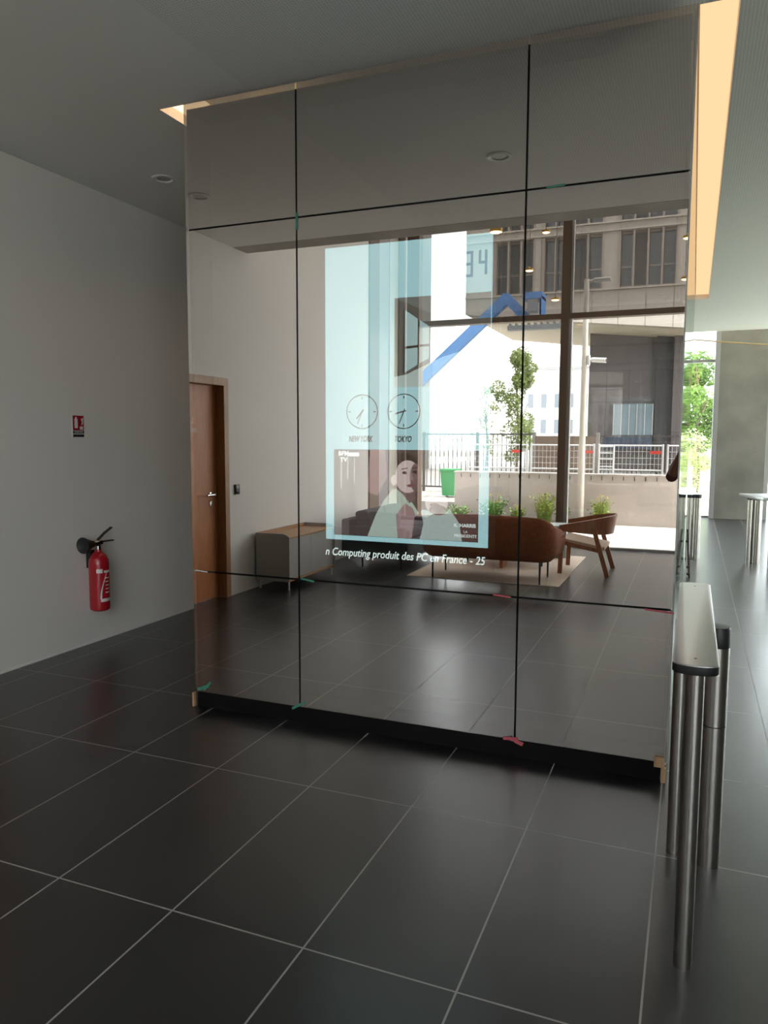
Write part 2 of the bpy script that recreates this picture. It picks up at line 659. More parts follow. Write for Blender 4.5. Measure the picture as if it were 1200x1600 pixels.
# ------------------------------------------------------------------ street facade
root = thing('window_1', (-1.0, FY, 0), None, None)
structure(root, 'tall glazed street facade with bronze mullions and one transom')
b = MB()
mull = [(-1.845, -1.735), (1.0, 1.11), (3.3, 3.41)]
for x0, x1 in mull:
    b.box(x0, x1, FY - .10, FY + .08, 0, VZ, .004)
b.box(-4.22, -4.02, FY - .12, FY + .08, 0, VZ, .004)
b.box(-4.02, XR, FY - .09, FY + .07, 3.325, 3.405, .004)
b.box(-4.02, XR, FY - .09, FY + .07, 5.9, 6.0, .004)
b.build('window_frame', BRONZE, root, smooth=False)
b = MB()
b.box(-4.0, XR, FY - .05, FY + .05, 0, .035, .003)
for x in (-1.72,):
    b.box(x, x + .03, FY - .07, FY + .05, 0, VZ, .003)
b.build('glazing_bead', ALU, root, smooth=False)
xs = [-4.02, -1.79, 1.05, 3.35, XR]
for x0, x1 in zip(xs, xs[1:]):
    b = MB(); b.box(x0, x1, FY - .008, FY + .004, .03, 3.34)
    b.build('pane', WINGLASS, root, smooth=False)
    b = MB(); b.box(x0, x1, FY - .008, FY + .004, 3.39, 5.92)
    b.build('pane', WINTINT, root, smooth=False)
# corner cladding between the left wall and the facade
root = thing('trim_4', (WX, -3.3, 0), None, None)
structure(root, 'bronze and pale metal cladding strips in the corner beside the street facade')
for y0, y1 in ((-2.98, -2.63), (-4.12, -3.80)):
    b = MB(); b.box(WX - .18, WX + .02, y0, y1, 0, VZ, .004)
    b.build('bronze_strip', BRONZE, root, smooth=False)
b = MB(); b.box(WX - .15, WX - .02, -3.46, -2.97, 0, VZ, .004)
b.build('grey_strip', ALU, root, smooth=False)
b = MB(); b.box(WX - .15, WX - .01, -3.81, -3.455, 0, VZ, .004)
b.build('pale_strip', mat('pale_metal_cladding', (.60, .57, .50), rough=.5), root, smooth=False)

# ------------------------------------------------------------------ garden facade (seen directly, right of the mirrored block)
b = MB()
b.box(WX, -.55, RY, RY + .25, 0, VZ)
structure(b.build('wall_garden_side', WHITE, smooth=False))
b = MB()
b.box(.43, 1.32, RY - .12, RY + .3, 0, VZ, .006)
b.build('wall_pier', CONC_P, smooth=False)
structure(bpy.data.objects['wall_pier'], 'tall shuttered concrete pier beside the garden window')
root = thing('window_3', (0, RY, 0), None, None)
structure(root, 'tall narrow garden window between the mirrored block and the concrete pier')
b = MB()
b.box(-.55, -.47, RY - .05, RY + .15, 0, VZ, .004)
b.box(.34, .43, RY - .14, RY + .15, 0, VZ, .004)
b.box(-.5, .4, RY, RY + .1, 3.14, 3.20, .004)
b.box(-.5, .4, RY, RY + .1, 0, .04, .004)
b.build('window_frame', ALU, root, smooth=False)
b = MB(); b.box(-.5, .38, RY + .04, RY + .05, .03, VZ)
b.build('pane', WINGLASS, root, smooth=False)
root = thing('window_4', (3, RY, 0), None, None)
structure(root, 'wide garden window right of the concrete pier')
b = MB()
b.box(1.32, 1.40, RY - .05, RY + .15, 0, VZ, .004)
b.box(3.1, 3.2, RY - .05, RY + .15, 0, VZ, .004)
b.box(1.35, XR, RY, RY + .1, 3.14, 3.20, .004)
b.build('window_frame', ALU, root, smooth=False)
b = MB(); b.box(1.38, XR, RY + .04, RY + .05, .03, VZ)
b.build('pane', WINGLASS, root, smooth=False)

portal('street_window_portal', (.35, FY + .12, VZ / 2), 9.3, VZ, (math.radians(90), 0, 0))
portal('garden_window_portal', (2.2, RY - .2, VZ / 2), 5.6, VZ, (math.radians(-90), 0, 0))

# ------------------------------------------------------------------ mirrored block
BX0, BX1 = -2.712, -.055
b = MB()
b.box(BX0 + .03, BX1 - .03, MY + .20, 11.0, 0.0, CZ - .04)
b.box(BX0 + .012, BX1 - .02, MY + .012, MY + .21, CZ - .07, CZ - .05)
b.box(BX0 + .012, BX0 + .03, MY + .012, MY + .21, .1, CZ - .05)
structure(b.build('wall_core', BLACK, smooth=False), 'dark core behind the mirrored glass panels')
b = MB()
b.box(BX0 + .012, BX1 - .03, MY + .002, MY + .21, 0, .088)
structure(b.build('baseboard_front', PLINTH, smooth=False), 'black plinth board under the mirrored panels')

GAP = .010
xs = [BX0, -2.003, -.777, BX1]
zs = [.092, .822, 2.772, 3.458]
rows = ['bottom', 'middle', 'top']
cols = ['left', 'centre', 'right']
LAB = {
    ('bottom', 'left'): 'low tinted mirror panel in the bottom left corner, green tape at its foot',
    ('bottom', 'centre'): 'wide low tinted mirror panel at the bottom centre, reflecting floor tiles',
    ('bottom', 'right'): 'low tinted mirror panel in the bottom right corner above the wooden shims',
    ('middle', 'left'): 'tall tinted mirror panel at middle left, reflecting the oak door',
    ('middle', 'centre'): 'large tinted mirror panel at the middle, the lit screen glowing through it',
    ('middle', 'right'): 'tall tinted mirror panel at middle right, reflecting the wooden armchair',
    ('top', 'left'): 'tinted mirror panel at the top left, reflecting one small downlight',
    ('top', 'centre'): 'wide tinted mirror panel at the top centre between two black joints',
    ('top', 'right'): 'tinted mirror panel at the top right, reflecting the perforated ceiling',
}
for r in range(3):
    for c in range(3):
        x0 = xs[c] + (GAP / 2 if c else 0)
        x1 = xs[c + 1] - (GAP / 2 if c < 2 else 0)
        b = MB()
        b.box(x0, x1, MY, MY + .010, zs[r] + (GAP / 2 if r else 0), zs[r + 1] - (GAP / 2 if r < 2 else 0))
        o = b.build('mirror_panel', [MIRROR, PLAINGLASS], smooth=False)
        for p in o.data.polygons:
            p.material_index = 0 if p.normal.y < -.9 else 1
        tag(o, LAB[(rows[r], cols[c])], 'mirror panel', 'tinted mirror panels of the wall')
ys = [MY + .012, 5.4, 7.2, 9.0, 11.0]
names = ['nearest', 'second', 'third', 'farthest']
for k in range(4):
    b = MB()
    b.box(BX1 - .012, BX1, ys[k] + (.006 if k else 0), ys[k + 1] - .006, .02, 3.44)
    tag(b.build('mirror_panel', SIDEMIRROR, smooth=False),
        'greenish mirror panel on the right flank, %s from the front corner' % names[k], 'mirror panel', 'mirror panels on the right flank')
b = MB()
b.box(BX1 - .004, BX1 + .003, MY - .001, MY + .012, .09, 3.458)
structure(b.build('trim_3', ALU, smooth=False), 'thin metal corner strip of the mirrored block')

# cove light strip
COVE = emit('warm_lit_diffuser', (1.0, .62, .33), .62)
COVE2 = emit('warm_lit_diffuser_bright', (1.0, .66, .38), 1.3)
def led(x0, x1, y0, y1, label, m=COVE):
    b = MB()
    b.box(x0, x1, y0, y1, CZ + .06, CZ + .08)
    o = b.build('light_diffuser', m, smooth=False)
    return tag(o, label, 'light diffuser', 'warm diffusers in the ceiling slot')
led(BX1 + .005, OX1 - .003, OY0 + .003, OY1 - .003, 'warm lit diffuser strip in the ceiling slot right of the mirrored block')
led(OX0 + .003, BX0 - .005, OY0 + .003, OY1 - .003, 'warm lit diffuser strip in the ceiling slot left of the mirrored block', COVE2)
led(BX0 + .005, BX1 - .005, OY0 + .003, OY0 + .12, 'warm lit diffuser strip along the top front of the mirrored wall')

# ------------------------------------------------------------------ display behind the glass
SY = 3.746
scr = thing('video_display', (-1.405, SY + .05, .93), 'tall glowing portrait video display behind the mirrored glass, showing clocks and a photo', 'display screen')
SCYAN = emit('screen_pale_cyan', (.50, .87, 1.0), 1.55)
SBLK = mat('screen_black', (.004, .004, .005), rough=.3)
SDARK = emit('screen_dark_ink', (.03, .035, .045), 1.0)
SWHITE = emit('screen_white', (.85, .97, 1.0), 2.2)
b = MB(); b.box(-1.90, -.91, SY + .002, SY + .05, .93, 2.66, .004)
b.build('screen_housing', SBLK, scr, smooth=False)
def flat(name, poly, m, layer, parent=scr):
    """flat picture element on the screen; poly in (x,z)"""
    b = MB()
    y = SY - .0006 * layer
    b.prism([(x, y, z) for x, z in poly], (0, -.0004, 0))
    return b.build(name, m, parent, smooth=False)
def rect(x0, x1, z0, z1): return [(x0, z0), (x1, z0), (x1, z1), (x0, z1)]
def ell(cx, cz, rx, rz, n=28, a0=0, a1=2 * math.pi):
    return [(cx + rx * math.cos(a0 + (a1 - a0) * k / n), cz + rz * math.sin(a0 + (a1 - a0) * k / n)) for k in range(n)]
flat('screen_face', rect(-1.865, -.948, 1.050, 2.612), SCYAN, 1)
R_SCR = (math.radians(90), 0, 0)
SDIG = emit('screen_digit_blue', (.04, .42, .70), 1.1)
# seven-segment 34
def seg7(cx, cz, w, h, on, name):
    b = MB(); t = .013; y = SY - .0018
    S_ = {'a': (cx - w / 2, cx + w / 2, cz + h / 2 - t, cz + h / 2), 'g': (cx - w / 2, cx + w / 2, cz - t / 2, cz + t / 2),
          'd': (cx - w / 2, cx + w / 2, cz - h / 2, cz - h / 2 + t), 'b': (cx + w / 2 - t, cx + w / 2, cz + .004, cz + h / 2 - .003),
          'c': (cx + w / 2 - t, cx + w / 2, cz - h / 2 + .003, cz - .004), 'f': (cx - w / 2, cx - w / 2 + t, cz + .004, cz + h / 2 - .003)}
    for k in on:
        x0, x1, z0, z1 = S_[k]
        b.box(x0, x1, y - .0004, y, z0, z1)
    b.build(name, SDIG, scr, smooth=False)
seg7(-1.067, 2.468, .040, .125, 'abgcd', 'digit')
seg7(-.997, 2.472, .044, .125, 'fgbc', 'digit')
# room photo on the screen
PH = {k: emit('screen_tone_' + k, c, s) for k, c, s in (
    ('grey', (.16, .19, .19), .8), ('pale', (.62, .78, .80), 1.3), ('sky', (.50, .74, .80), 1.4), ('frame', (.03, .035, .04), .7), ('mid', (.30, .36, .37), .8),
    ('plum', (.10, .065, .08), .8), ('rose', (.50, .33, .36), 1.2), ('skin', (.62, .50, .52), 1.8), ('shade', (.30, .19, .21), 1.0),
    ('cloth', (.55, .66, .62), 1.5), ('jacket', (.50, .64, .66), 1.5), ('hair', (.05, .035, .04), .8), ('lip', (.34, .12, .16), 1.0),
    ('brick', (.17, .13, .135), .8), ('dust', (.26, .215, .22), .9))}
flat('room_picture', rect(-1.464, -.952, 1.872, 2.328), PH['grey'], 2)
flat('picture_floor', [(-1.464, 1.872), (-.952, 1.872), (-.952, 2.08), (-1.2, 2.02), (-1.40, 1.935), (-1.464, 1.925)], PH['pale'], 3)
flat('picture_ceiling', [(-1.464, 2.328), (-.952, 2.328), (-.952, 2.24), (-1.22, 2.22)], PH['mid'], 3)
for i, (x0, x1, a0, b0, a1, b1) in enumerate(((-1.405, -1.335, 2.265, 1.945, 2.215, 1.985), (-1.325, -1.272, 2.21, 1.99, 2.175, 2.015), (-1.262, -1.225, 2.17, 2.02, 2.145, 2.035))):
    flat('picture_window', [(x0, b0), (x1, b1), (x1, a1), (x0, a0)], PH['sky'], 4)
    zm0, zm1 = b0 + (a0 - b0) * .38, b1 + (a1 - b1) * .38
    flat('picture_bar', [(x0, zm0), (x1, zm1), (x1, zm1 + .012), (x0, zm0 + .012)], PH['frame'], 5)
    flat('picture_bar', [(x0 - .010, b0 - .006), (x0, b0), (x0, a0), (x0 - .010, a0 + .006)], PH['frame'], 5)
# clocks
def clock(cx, cz, h_ang, m_ang, ink):
    b = MB(); y = SY - .0016; r = .092
    n = 48
    for k in range(n):
        a, c = 2 * math.pi * k / n, 2 * math.pi * (k + 1) / n
        b.prism([(cx + r * math.cos(a), y, cz + r * math.sin(a)), (cx + r * math.cos(c), y, cz + r * math.sin(c)),
                 (cx + (r - .005) * math.cos(c), y, cz + (r - .005) * math.sin(c)), (cx + (r - .005) * math.cos(a), y, cz + (r - .005) * math.sin(a))], (0, -.0004, 0))
    for k in range(4):
        a = k * math.pi / 2
        u, v = math.cos(a), math.sin(a)
        b.beam((cx + u * .066, y, cz + v * .066), (cx + u * .080, y, cz + v * .080), .006, .0006, (0, 1, 0))
    for ang, ln, w in ((h_ang, .050, .007), (m_ang, .070, .005)):
        a = math.radians(90 - ang)
        u, v = math.cos(a), math.sin(a)
        b.beam((cx - u * .014, y, cz - v * .014), (cx + u * ln, y, cz + v * ln), w, .0006, (0, 1, 0))
    return b.build('clock_face', ink, scr, smooth=False)
SGLARE = emit('screen_glare_paled_ink', (.20, .26, .28), 1.0)  # dark ink paled to put the window glare into its colour
clock(-1.648, 1.746, 222, 202, SDARK)
clock(-1.410, 1.746, 256, 202, SDARK)
clock(-1.155, 1.746, 225, 202, SGLARE)
text('clock_caption', 'NEW YORK', .043, (-1.655, SY - .0018, 1.600), R_SCR, SDARK, scr, shear=.25, offset=.0014, fit=.142)
text('clock_caption', 'TOKYO', .043, (-1.412, SY - .0018, 1.600), R_SCR, SDARK, scr, shear=.25, offset=.0014, fit=.095)
text('clock_caption', 'SINGAPOUR', .043, (-1.164, SY - .0018, 1.600), R_SCR, SGLARE, scr, shear=.25, offset=.0014, fit=.17)
# news photo: two children in front of a wall
flat('news_picture', rect(-1.815, -1.000, 1.076, 1.545), PH['brick'], 2)
flat('picture_wall', rect(-1.70, -1.60, 1.30, 1.545), PH['plum'], 3)
flat('picture_wall', rect(-1.815, -1.725, 1.076, 1.545), PH['dust'], 3)
flat('picture_wall', [(-1.60, 1.545), (-1.515, 1.545), (-1.50, 1.40), (-1.56, 1.30), (-1.62, 1.32)], PH['rose'], 3)
flat('picture_drip', rect(-1.775, -1.767, 1.33, 1.50), PH['pale'], 4)
flat('picture_drip', rect(-1.735, -1.729, 1.38, 1.52), PH['pale'], 4)
flat('picture_drip', rect(-1.695, -1.690, 1.36, 1.50), PH['pale'], 4)
# taller child: dress, neck, hair, face, features
flat('picture_dress', [(-1.615, 1.078), (-1.565, 1.20), (-1.52, 1.275), (-1.47, 1.335), (-1.43, 1.345), (-1.36, 1.27), (-1.29, 1.17), (-1.335, 1.078)], PH['cloth'], 4)
flat('picture_dress', [(-1.45, 1.20), (-1.40, 1.265), (-1.355, 1.24), (-1.31, 1.13), (-1.34, 1.078), (-1.44, 1.078)], PH['rose'], 5)
flat('picture_neck', [(-1.455, 1.345), (-1.44, 1.40), (-1.345, 1.36), (-1.34, 1.285), (-1.375, 1.265), (-1.41, 1.31)], PH['shade'], 5)
flat('picture_hair', ell(-1.405, 1.440, .085, .088), PH['hair'], 5)
flat('picture_face', ell(-1.385, 1.405, .072, .086), PH['skin'], 6)
flat('picture_face', ell(-1.341, 1.402, .030, .074), PH['shade'], 7)
flat('picture_ear', ell(-1.462, 1.385, .017, .027), PH['skin'], 7)
for x, z in ((-1.402, 1.425), (-1.345, 1.430)):
    flat('picture_eye', ell(x, z, .013, .008, 14), PH['hair'], 8)
    flat('picture_brow', [(x - .017, z + .016), (x + .016, z + .022), (x + .016, z + .026), (x - .017, z + .021)], PH['hair'], 8)
flat('picture_nose', [(-1.373, 1.425), (-1.362, 1.425), (-1.352, 1.388), (-1.372, 1.385)], PH['rose'], 8)
flat('picture_mouth', ell(-1.365, 1.358, .024, .008, 16), PH['lip'], 8)
# smaller child
flat('picture_jacket', [(-1.36, 1.078), (-1.345, 1.19), (-1.30, 1.235), (-1.24, 1.225), (-1.15, 1.24), (-1.10, 1.17), (-1.085, 1.078)], PH['jacket'], 6)
flat('picture_jacket', [(-1.36, 1.078), (-1.345, 1.19), (-1.31, 1.225), (-1.295, 1.16), (-1.315, 1.078)], PH['plum'], 7)
flat('picture_face', ell(-1.225, 1.275, .062, .062), PH['skin'], 7)
flat('picture_face', ell(-1.215, 1.235, .05, .026), PH['shade'], 8)
flat('picture_mouth', ell(-1.235, 1.262, .026, .010, 16), PH['lip'], 9)
flat('picture_hair', [(-1.285, 1.30), (-1.28, 1.345), (-1.22, 1.36), (-1.165, 1.34), (-1.165, 1.305), (-1.22, 1.32)], PH['hair'], 8)
text('picture_caption', 'K. HARRIS', .026, (-1.070, SY - .006, 1.160), R_SCR, SWHITE, scr, offset=.0004)
text('picture_caption', 'LA', .018, (-1.066, SY - .006, 1.128), R_SCR, SWHITE, scr)
text('picture_caption', 'PRESIDENTE', .022, (-1.066, SY - .006, 1.106), R_SCR, SWHITE, scr)
text('channel_logo', 'BFM\nTV', .034, (-1.755, SY - .006, 1.505), R_SCR, SWHITE, scr, offset=.001)
flat('channel_bar', rect(-1.725, -1.665, 1.508, 1.528), SWHITE, 6)
# ticker line
text('ticker_text', 'n Computing produit des PC en France - 25', .060, (-1.868, SY - .002, .980), R_SCR, SWHITE, scr, align='LEFT', shear=.2, offset=.0006, fit=.908)

# ------------------------------------------------------------------ tape scraps and shims on the mirrored wall
TGREEN = mat('green_masking_tape', (.06, .24, .17), rough=.6)
TPINK = mat('pink_masking_tape', (.50, .10, .12), rough=.6)
def tape(cx, cz, L, w, ang, m, label, fold=0):
    a = math.radians(ang)
    u = Vector((math.cos(a), 0, math.sin(a)))
    v = Vector((-math.sin(a), 0, math.cos(a)))
    b = MB()
    n = 8
    ra = []
    for k in range(n + 1):
        t = k / n - .5
        off = .0012 + .004 * abs(math.sin(t * 5 + cx * 9)) * (1 if fold else .15)
        jag = .15 * w * math.sin(k * 2.3 + cx)
        p = Vector((cx, MY - off, cz)) + u * (t * L)
        ra.append([p - v * (w / 2 + jag * .4), p + v * (w / 2 + jag * .3), p + v * (w / 2 + jag * .3) - Vector((0, .0006, 0)), p - v * (w / 2 + jag * .4) - Vector((0, .0006, 0))])
    b.rings(ra)
    if fold:
        p = Vector((cx, MY - .003, cz)) + u * (L * .18)
        b.beam(p - u * .02 - v * w * .8, p + u * .05 + v * w * .9, w * .8, .0008, (0, 1, 0))
    tag(b.build('tape_strip', m, smooth=False), label, 'tape', 'scraps of masking tape on the mirror joints')
tape(-2.655, .118, .085, .020, 22, TGREEN, 'crumpled green tape scrap at the bottom left corner of the mirrored wall', 1)
tape(-2.012, .098, .095, .014, 30, TGREEN, 'green tape strip across the foot of the left vertical joint', 0)
tape(-1.950, .822, .085, .010, -8, TGREEN, 'short green tape scrap lying on the lower joint beside the left upright joint', 0)
tape(-2.001, 2.752, .085, .014, 90, TGREEN, 'dark green tape strip standing on the joint crossing at upper left', 0)
tape(-.640, 2.774, .085, .010, 3, TGREEN, 'dark green tape strip along the upper joint right of centre', 0)
tape(-.770, .086, .075, .020, 160, TPINK, 'crumpled pink tape scrap at the foot of the right vertical joint', 1)
tape(-.856, .823, .09, .008, -4, TPINK, 'thin pink tape strip on the lower joint left of the right upright', 0)
tape(-.115, .812, .13, .009, -4, TPINK, 'thin red tape strip at the right end of the lower joint', 0)
WT = mat('white_tape', (.8, .8, .78), rough=.6)
tape(-2.652, .823, .085, .006, -3, WT, 'thin white tape strip at the left end of the lower joint', 0)
def shim(x0, x1, z0, z1, label):
    b = MB(); b.box(x0, x1, MY - .022, MY - .001, z0, z1, .001)
    tag(b.build('wood_shim', PINE, smooth=False), label, 'wood shim', 'wooden shims under the mirrored wall')
shim(-2.722, -2.708, 0, .085, 'slim pine shim standing under the bottom left corner of the mirrored wall')
shim(-.112, -.066, .072, .118, 'small pine block pressed against the bottom right corner of the mirror')
shim(-.080, -.058, 0, .071, 'upright pine shim on the floor below the pine block')

# ------------------------------------------------------------------ downlights
def downlight(x, y, label):
    t = thing('downlight', (x, y, CZ), label, 'ceiling light', 'round recessed downlights')
    b = MB()
    b.lathe((x, y, CZ), [(.062, .012), (.085, 0), (.085, -.006), (.066, -.010), (.058, .002), (.050, .012)], 32)
    b.build('ring', TRIMWHITE, t)
    b = MB()
    b.lathe((x, y, CZ), [(.001, -.002), (.050, -.002), (.056, .012), (.001, .012)], 28)
    b.build('lens', mat('frosted_lens', (.5, .5, .48), rough=.4), t)
downlight(-3.645, 4.70, 'round white downlight in the ceiling left of the mirrored block')
downlight(-3.645, 2.24, 'round downlight above the left side, reflected at the upper left of the mirror')
downlight(-1.277, 2.21, 'round downlight reflected in the top centre mirror panel')

# ------------------------------------------------------------------ left wall: sign, extinguisher, reader
root = thing('safety_sign', (WX, 2.905 + 1.5, 1.61), 'small red and black fire extinguisher sign on the white wall above the extinguisher', 'sign')
y0, y1, z0, z1 = 4.405, 4.515, 1.605, 1.765
b = MB(); b.box(WX, WX + .004, y0 - .004, y1 + .004, z0 - .004, z1 + .004); b.build('sign_plate', SIGNWHITE, root, smooth=False)
b = MB(); b.box(WX + .004, WX + .005, y0, y1, z0 + .05, z1); b.build('red_field', SIGNRED, root, smooth=False)
b = MB(); b.box(WX + .004, WX + .005, y0, y1, z0, z0 + .020); b.box(WX + .004, WX + .005, y0, y1, z0 + .026, z0 + .046)
b.build('black_field', SIGNBLACK, root, smooth=False)
b = MB()
b.box(WX + .005, WX + .006, y0 + .016, y0 + .048, z0 + .066, z1 - .024, .006)
b.box(WX + .005, WX + .006, y0 + .024, y0 + .040, z1 - .024, z1 - .010)
b.box(WX + .005, WX + .006, y0 + .068, y0 + .100, z0 + .056, z0 + .080)
b.prism([(WX + .005, y0 + .083, z0 + .088), (WX + .005, y0 + .100, z0 + .098), (WX + .005, y0 + .104, z0 + .145), (WX + .005, y0 + .080, z0 + .135), (WX + .005, y0 + .090, z0 + .115)], (.001, 0, 0))
b.build('pictogram', SIGNWHITE, root, smooth=False)
text('sign_text', 'EXTINCTEUR', .014, (WX + .0056, (y0 + y1) / 2, z0 + .036), R_WALL, SIGNWHITE, root)

EX, EYc = WX + .105, 4.515
root = thing('fire_extinguisher', (EX, EYc, .275), 'red fire extinguisher with black horn hanging on the white wall', 'fire extinguisher')
b = MB()
b.lathe((EX, EYc, .275), [(.001, .002), (.060, .002), (.072, .012), (.075, .03), (.075, .36), (.072, .39), (.058, .425), (.038, .448), (.024, .458), (.022, .475), (.001, .476)], 36)
b.build('cylinder', REDPAINT, root)
def label_patch(name, ang0, ang1, z0, z1, m, r=.0757):
    b = MB(); n = 10
    b.rings([[(EX + rr * math.cos(a), EYc + rr * math.sin(a), z) for rr, z in ((r, z0), (r + .0006, z0), (r + .0006, z1), (r, z1))]
             for a in [ang0 + (ang1 - ang0) * k / n for k in range(n + 1)]])
    return b.build(name, m, root)
A = math.radians
label_patch('maker_label', A(-62), A(-28), .575, .605, SIGNWHITE)
label_patch('maker_label', A(-20), A(30), .575, .592, SIGNWHITE)
# curved white swoosh and text lines
b = MB()
rings = []
for k in range(13):
    t = k / 12
    ang = A(-2) - A(38) * math.sin(t * math.pi / 2)
    z = .575 - .20 * t
    w = A(3 + 7 * t)
    rings.append([(EX + rr * math.cos(a), EYc + rr * math.sin(a), z) for rr, a in ((.0757, ang - w / 2), (.0764, ang - w / 2), (.0764, ang + w / 2), (.0757, ang + w / 2))])
b.rings(rings)
b.build('label_swoosh', SIGNWHITE, root)
label_patch('label_base', A(-42), A(38), .352, .376, SIGNWHITE)
for k in range(5):
    label_patch('label_line', A(-12), A(18 - 5 * (k % 2)), .53 - .028 * k, .538 - .028 * k, SIGNWHITE)
b = MB()
b.cyl((EX, EYc, .745), (EX, EYc, .80), .022, .020, 16)
b.box(EX - .018, EX + .018, EYc - .03, EYc + .035, .785, .815, .004)
b.build('valve', CHROME, root)
b = MB()
b.beam((EX, EYc - .03, .805), (EX + .01, EYc + .15, .803), .024, .009)
b.beam((EX, EYc - .02, .812), (EX + .01, EYc + .06, .870), .024, .008)
b.beam((EX + .01, EYc + .06, .870), (EX + .012, EYc + .135, .905), .024, .008)
b.build('squeeze_lever', RUBBER, root)
b = MB()
b.lathe((EX, EYc - .03, .797), [(.012, 0), (.024, -.012), (.030, -.045), (.062, -.125), (.060, -.130), (.001, -.10)], 26, 'Y')
b.build('discharge_horn', RUBBER, root)
b = MB()
b.lathe((EX, EYc - .025, .797), [(.014, .02), (.026, .02), (.026, -.030), (.014, -.030)], 22, 'Y')
b.build('horn_collar', CHROME, root)
b = MB()
b.box(WX, WX + .05, EYc - .02, EYc + .02, .60, .74, .003)
b.build('wall_bracket', RUBBER, root, smooth=False)

root = thing('card_reader', (WX, .78, 1.02), 'small black card reader on the white wall beside the reflected oak door', 'card reader')
b = MB(); b.box(WX, WX + .022, .745, .815, 1.03, 1.13, .004); b.build('reader_body', RUBBER, root)
b = MB(); b.box(WX + .022, WX + .0235, .757, .803, 1.045, 1.115, .001); b.build('reader_face', mat('dark_gloss', (.03, .03, .035), rough=.15), root)

# ------------------------------------------------------------------ lounge: sideboard
GREIGE = mat('greige_lacquer', (.40, .385, .36), rough=.55)
root = thing('sideboard', (-4.06, -.08, 0), 'low greige sideboard with oak top and sliding doors against the white wall', 'sideboard')
sx0, sx1, sy0, sy1 = -4.275, -3.87, -.64, .46
b = MB(); b.box(sx0, sx1, sy0 + .012, sy1 - .012, .095, .112); b.box(sx0, sx0 + .012, sy0 + .012, sy1 - .012, .112, .55)
b.build('carcass', OAK_Y, root, smooth=False)
for ya, yb in ((sy1 - .012, sy1), (sy0, sy0 + .012)):
    b = MB()
    b.prism([(sx0, ya, .092), (sx1, ya, .092), (sx1, ya, .565), (sx1 - .03, ya, .585), (sx1 - .07, ya, .600), (sx0, ya, .600)], (0, yb - ya, 0))
    b.build('end_panel', GREIGE, root, smooth=False)
b = MB(); b.box(sx0, sx1 - .005, sy0 + .012, sy1 - .012, .545, .560); b.box(sx0, sx0 + .012, sy0 + .012, sy1 - .012, .56, .600)
b.build('top_board', OAK_Y, root, smooth=False)
for ya, yb, dx in ((-.05, sy1 - .016, 0), (sy0 + .016, -.08, -.012)):
    b = MB(); b.box(sx1 - .030 + dx, sx1 - .014 + dx, ya, yb, .114, .543, .001)
    b.build('sliding_door', GREIGE, root, smooth=False)
b = MB(); b.box(sx1 - .05, sx1 - .03, -.066, -.056, .114, .543)
b.build('gap_shade_strip', BLACK, root, smooth=False)  # solid black strip stands for the shade between the sliding doors
for x in (sx0 + .03, sx1 - .03):
    for y in (sy0 + .04, sy1 - .04):
        b = MB(); b.cyl((x, y, .095), (x, y, .006), .011, .011, 14); b.lathe((x, y, 0), [(.001, 0), (.016, 0), (.016, .007), (.001, .008)], 14)
        b.build('leg', mat('pale_metal', (.6, .58, .54), rough=.35, metal=.8) if 'pale_metal' not in bpy.data.materials else bpy.data.materials['pale_metal'], root)

# ------------------------------------------------------------------ rust sofa seen from behind
RUST = mat('rust_wool_upholstery', (.23, .066, .023), rough=.9, noise=.18, nscale=25, bump=.2, bscale=180)
DARKMETAL = mat('black_powder_coat', (.015, .013, .012), rough=.4)
def sweep_shell(path, sect):
    """path: list of (x,y,nx,ny,ztop); sect(ztop)->[(offset,z)]"""
    b = MB()
    b.rings([[(x + nx * o, y + ny * o, z) for o, z in sect(zt)] for x, y, nx, ny, zt in path])
    return b
root = thing('sofa', (-2.12, -1.1, 0), 'rust wool sofa with rounded back and thin dark legs, seen from behind', 'sofa')
cx0, cx1, yb, yf, rc = -2.88, -1.33, -.74, -1.50, .22
path = []
def zt_at(s): return s
# front left arm -> back -> front right arm
for k in range(5):
    t = k / 4
    path.append((cx0, yf + (yb - rc - yf) * t, -1, 0, .56 + .10 * t))
for k in range(1, 8):
    a = math.pi - k / 8 * math.pi / 2
    path.append((cx0 + rc + rc * math.cos(a), yb - rc + rc * math.sin(a), math.cos(a), math.sin(a), .66 + .09 * math.sin(k / 8 * math.pi / 2)))
nb = 10
for k in range(nb + 1):
    t = k / nb
    path.append((cx0 + rc + (cx1 - cx0 - 2 * rc) * t, yb, 0, 1, .75 + .012 * math.sin(t * math.pi)))
for k in range(1, 8):
    a = math.pi / 2 - k / 8 * math.pi / 2
    path.append((cx1 - rc + rc * math.cos(a), yb - rc + rc * math.sin(a), math.cos(a), math.sin(a), .75 - .09 * (1 - math.cos(k / 8 * math.pi / 2))))
for k in range(5):
    t = k / 4
    path.append((cx1, yb - rc + (yf - yb + rc) * t, 1, 0, .66 - .10 * t))
sect = lambda zt: [(-.16, .255), (-.07, .262), (-.02, .31), (0, .40), (.004, .50), (-.004, zt - .10), (-.018, zt - .04), (-.045, zt - .008), (-.075, zt), (-.105, zt - .012),
                   (-.125, zt - .05), (-.135, zt - .12), (-.145, .42), (-.16, .36)]
sweep_shell(path, sect).build('back_shell', RUST, root, ang=60)
b = MB(); b.box(cx0 + .12, cx1 - .12, yf - .08, yb - .12, .262, .345, .03, seg=3); b.build('seat_base', RUST, root)
for a, c in ((cx0 + .15, (cx0 + cx1) / 2 - .004), ((cx0 + cx1) / 2 + .004, cx1 - .15)):
    b = MB(); b.box(a, c, yf - .08, yb - .15, .345, .45, .045, seg=4); b.build('seat_cushion', RUST, root)
for x in (-2.73, -1.50):
    for y in (-.86, -1.36):
        b = MB(); b.cyl((x, y, .265), (x, y, .011), .013, .010, 12)
        b.build('leg', DARKMETAL, root)

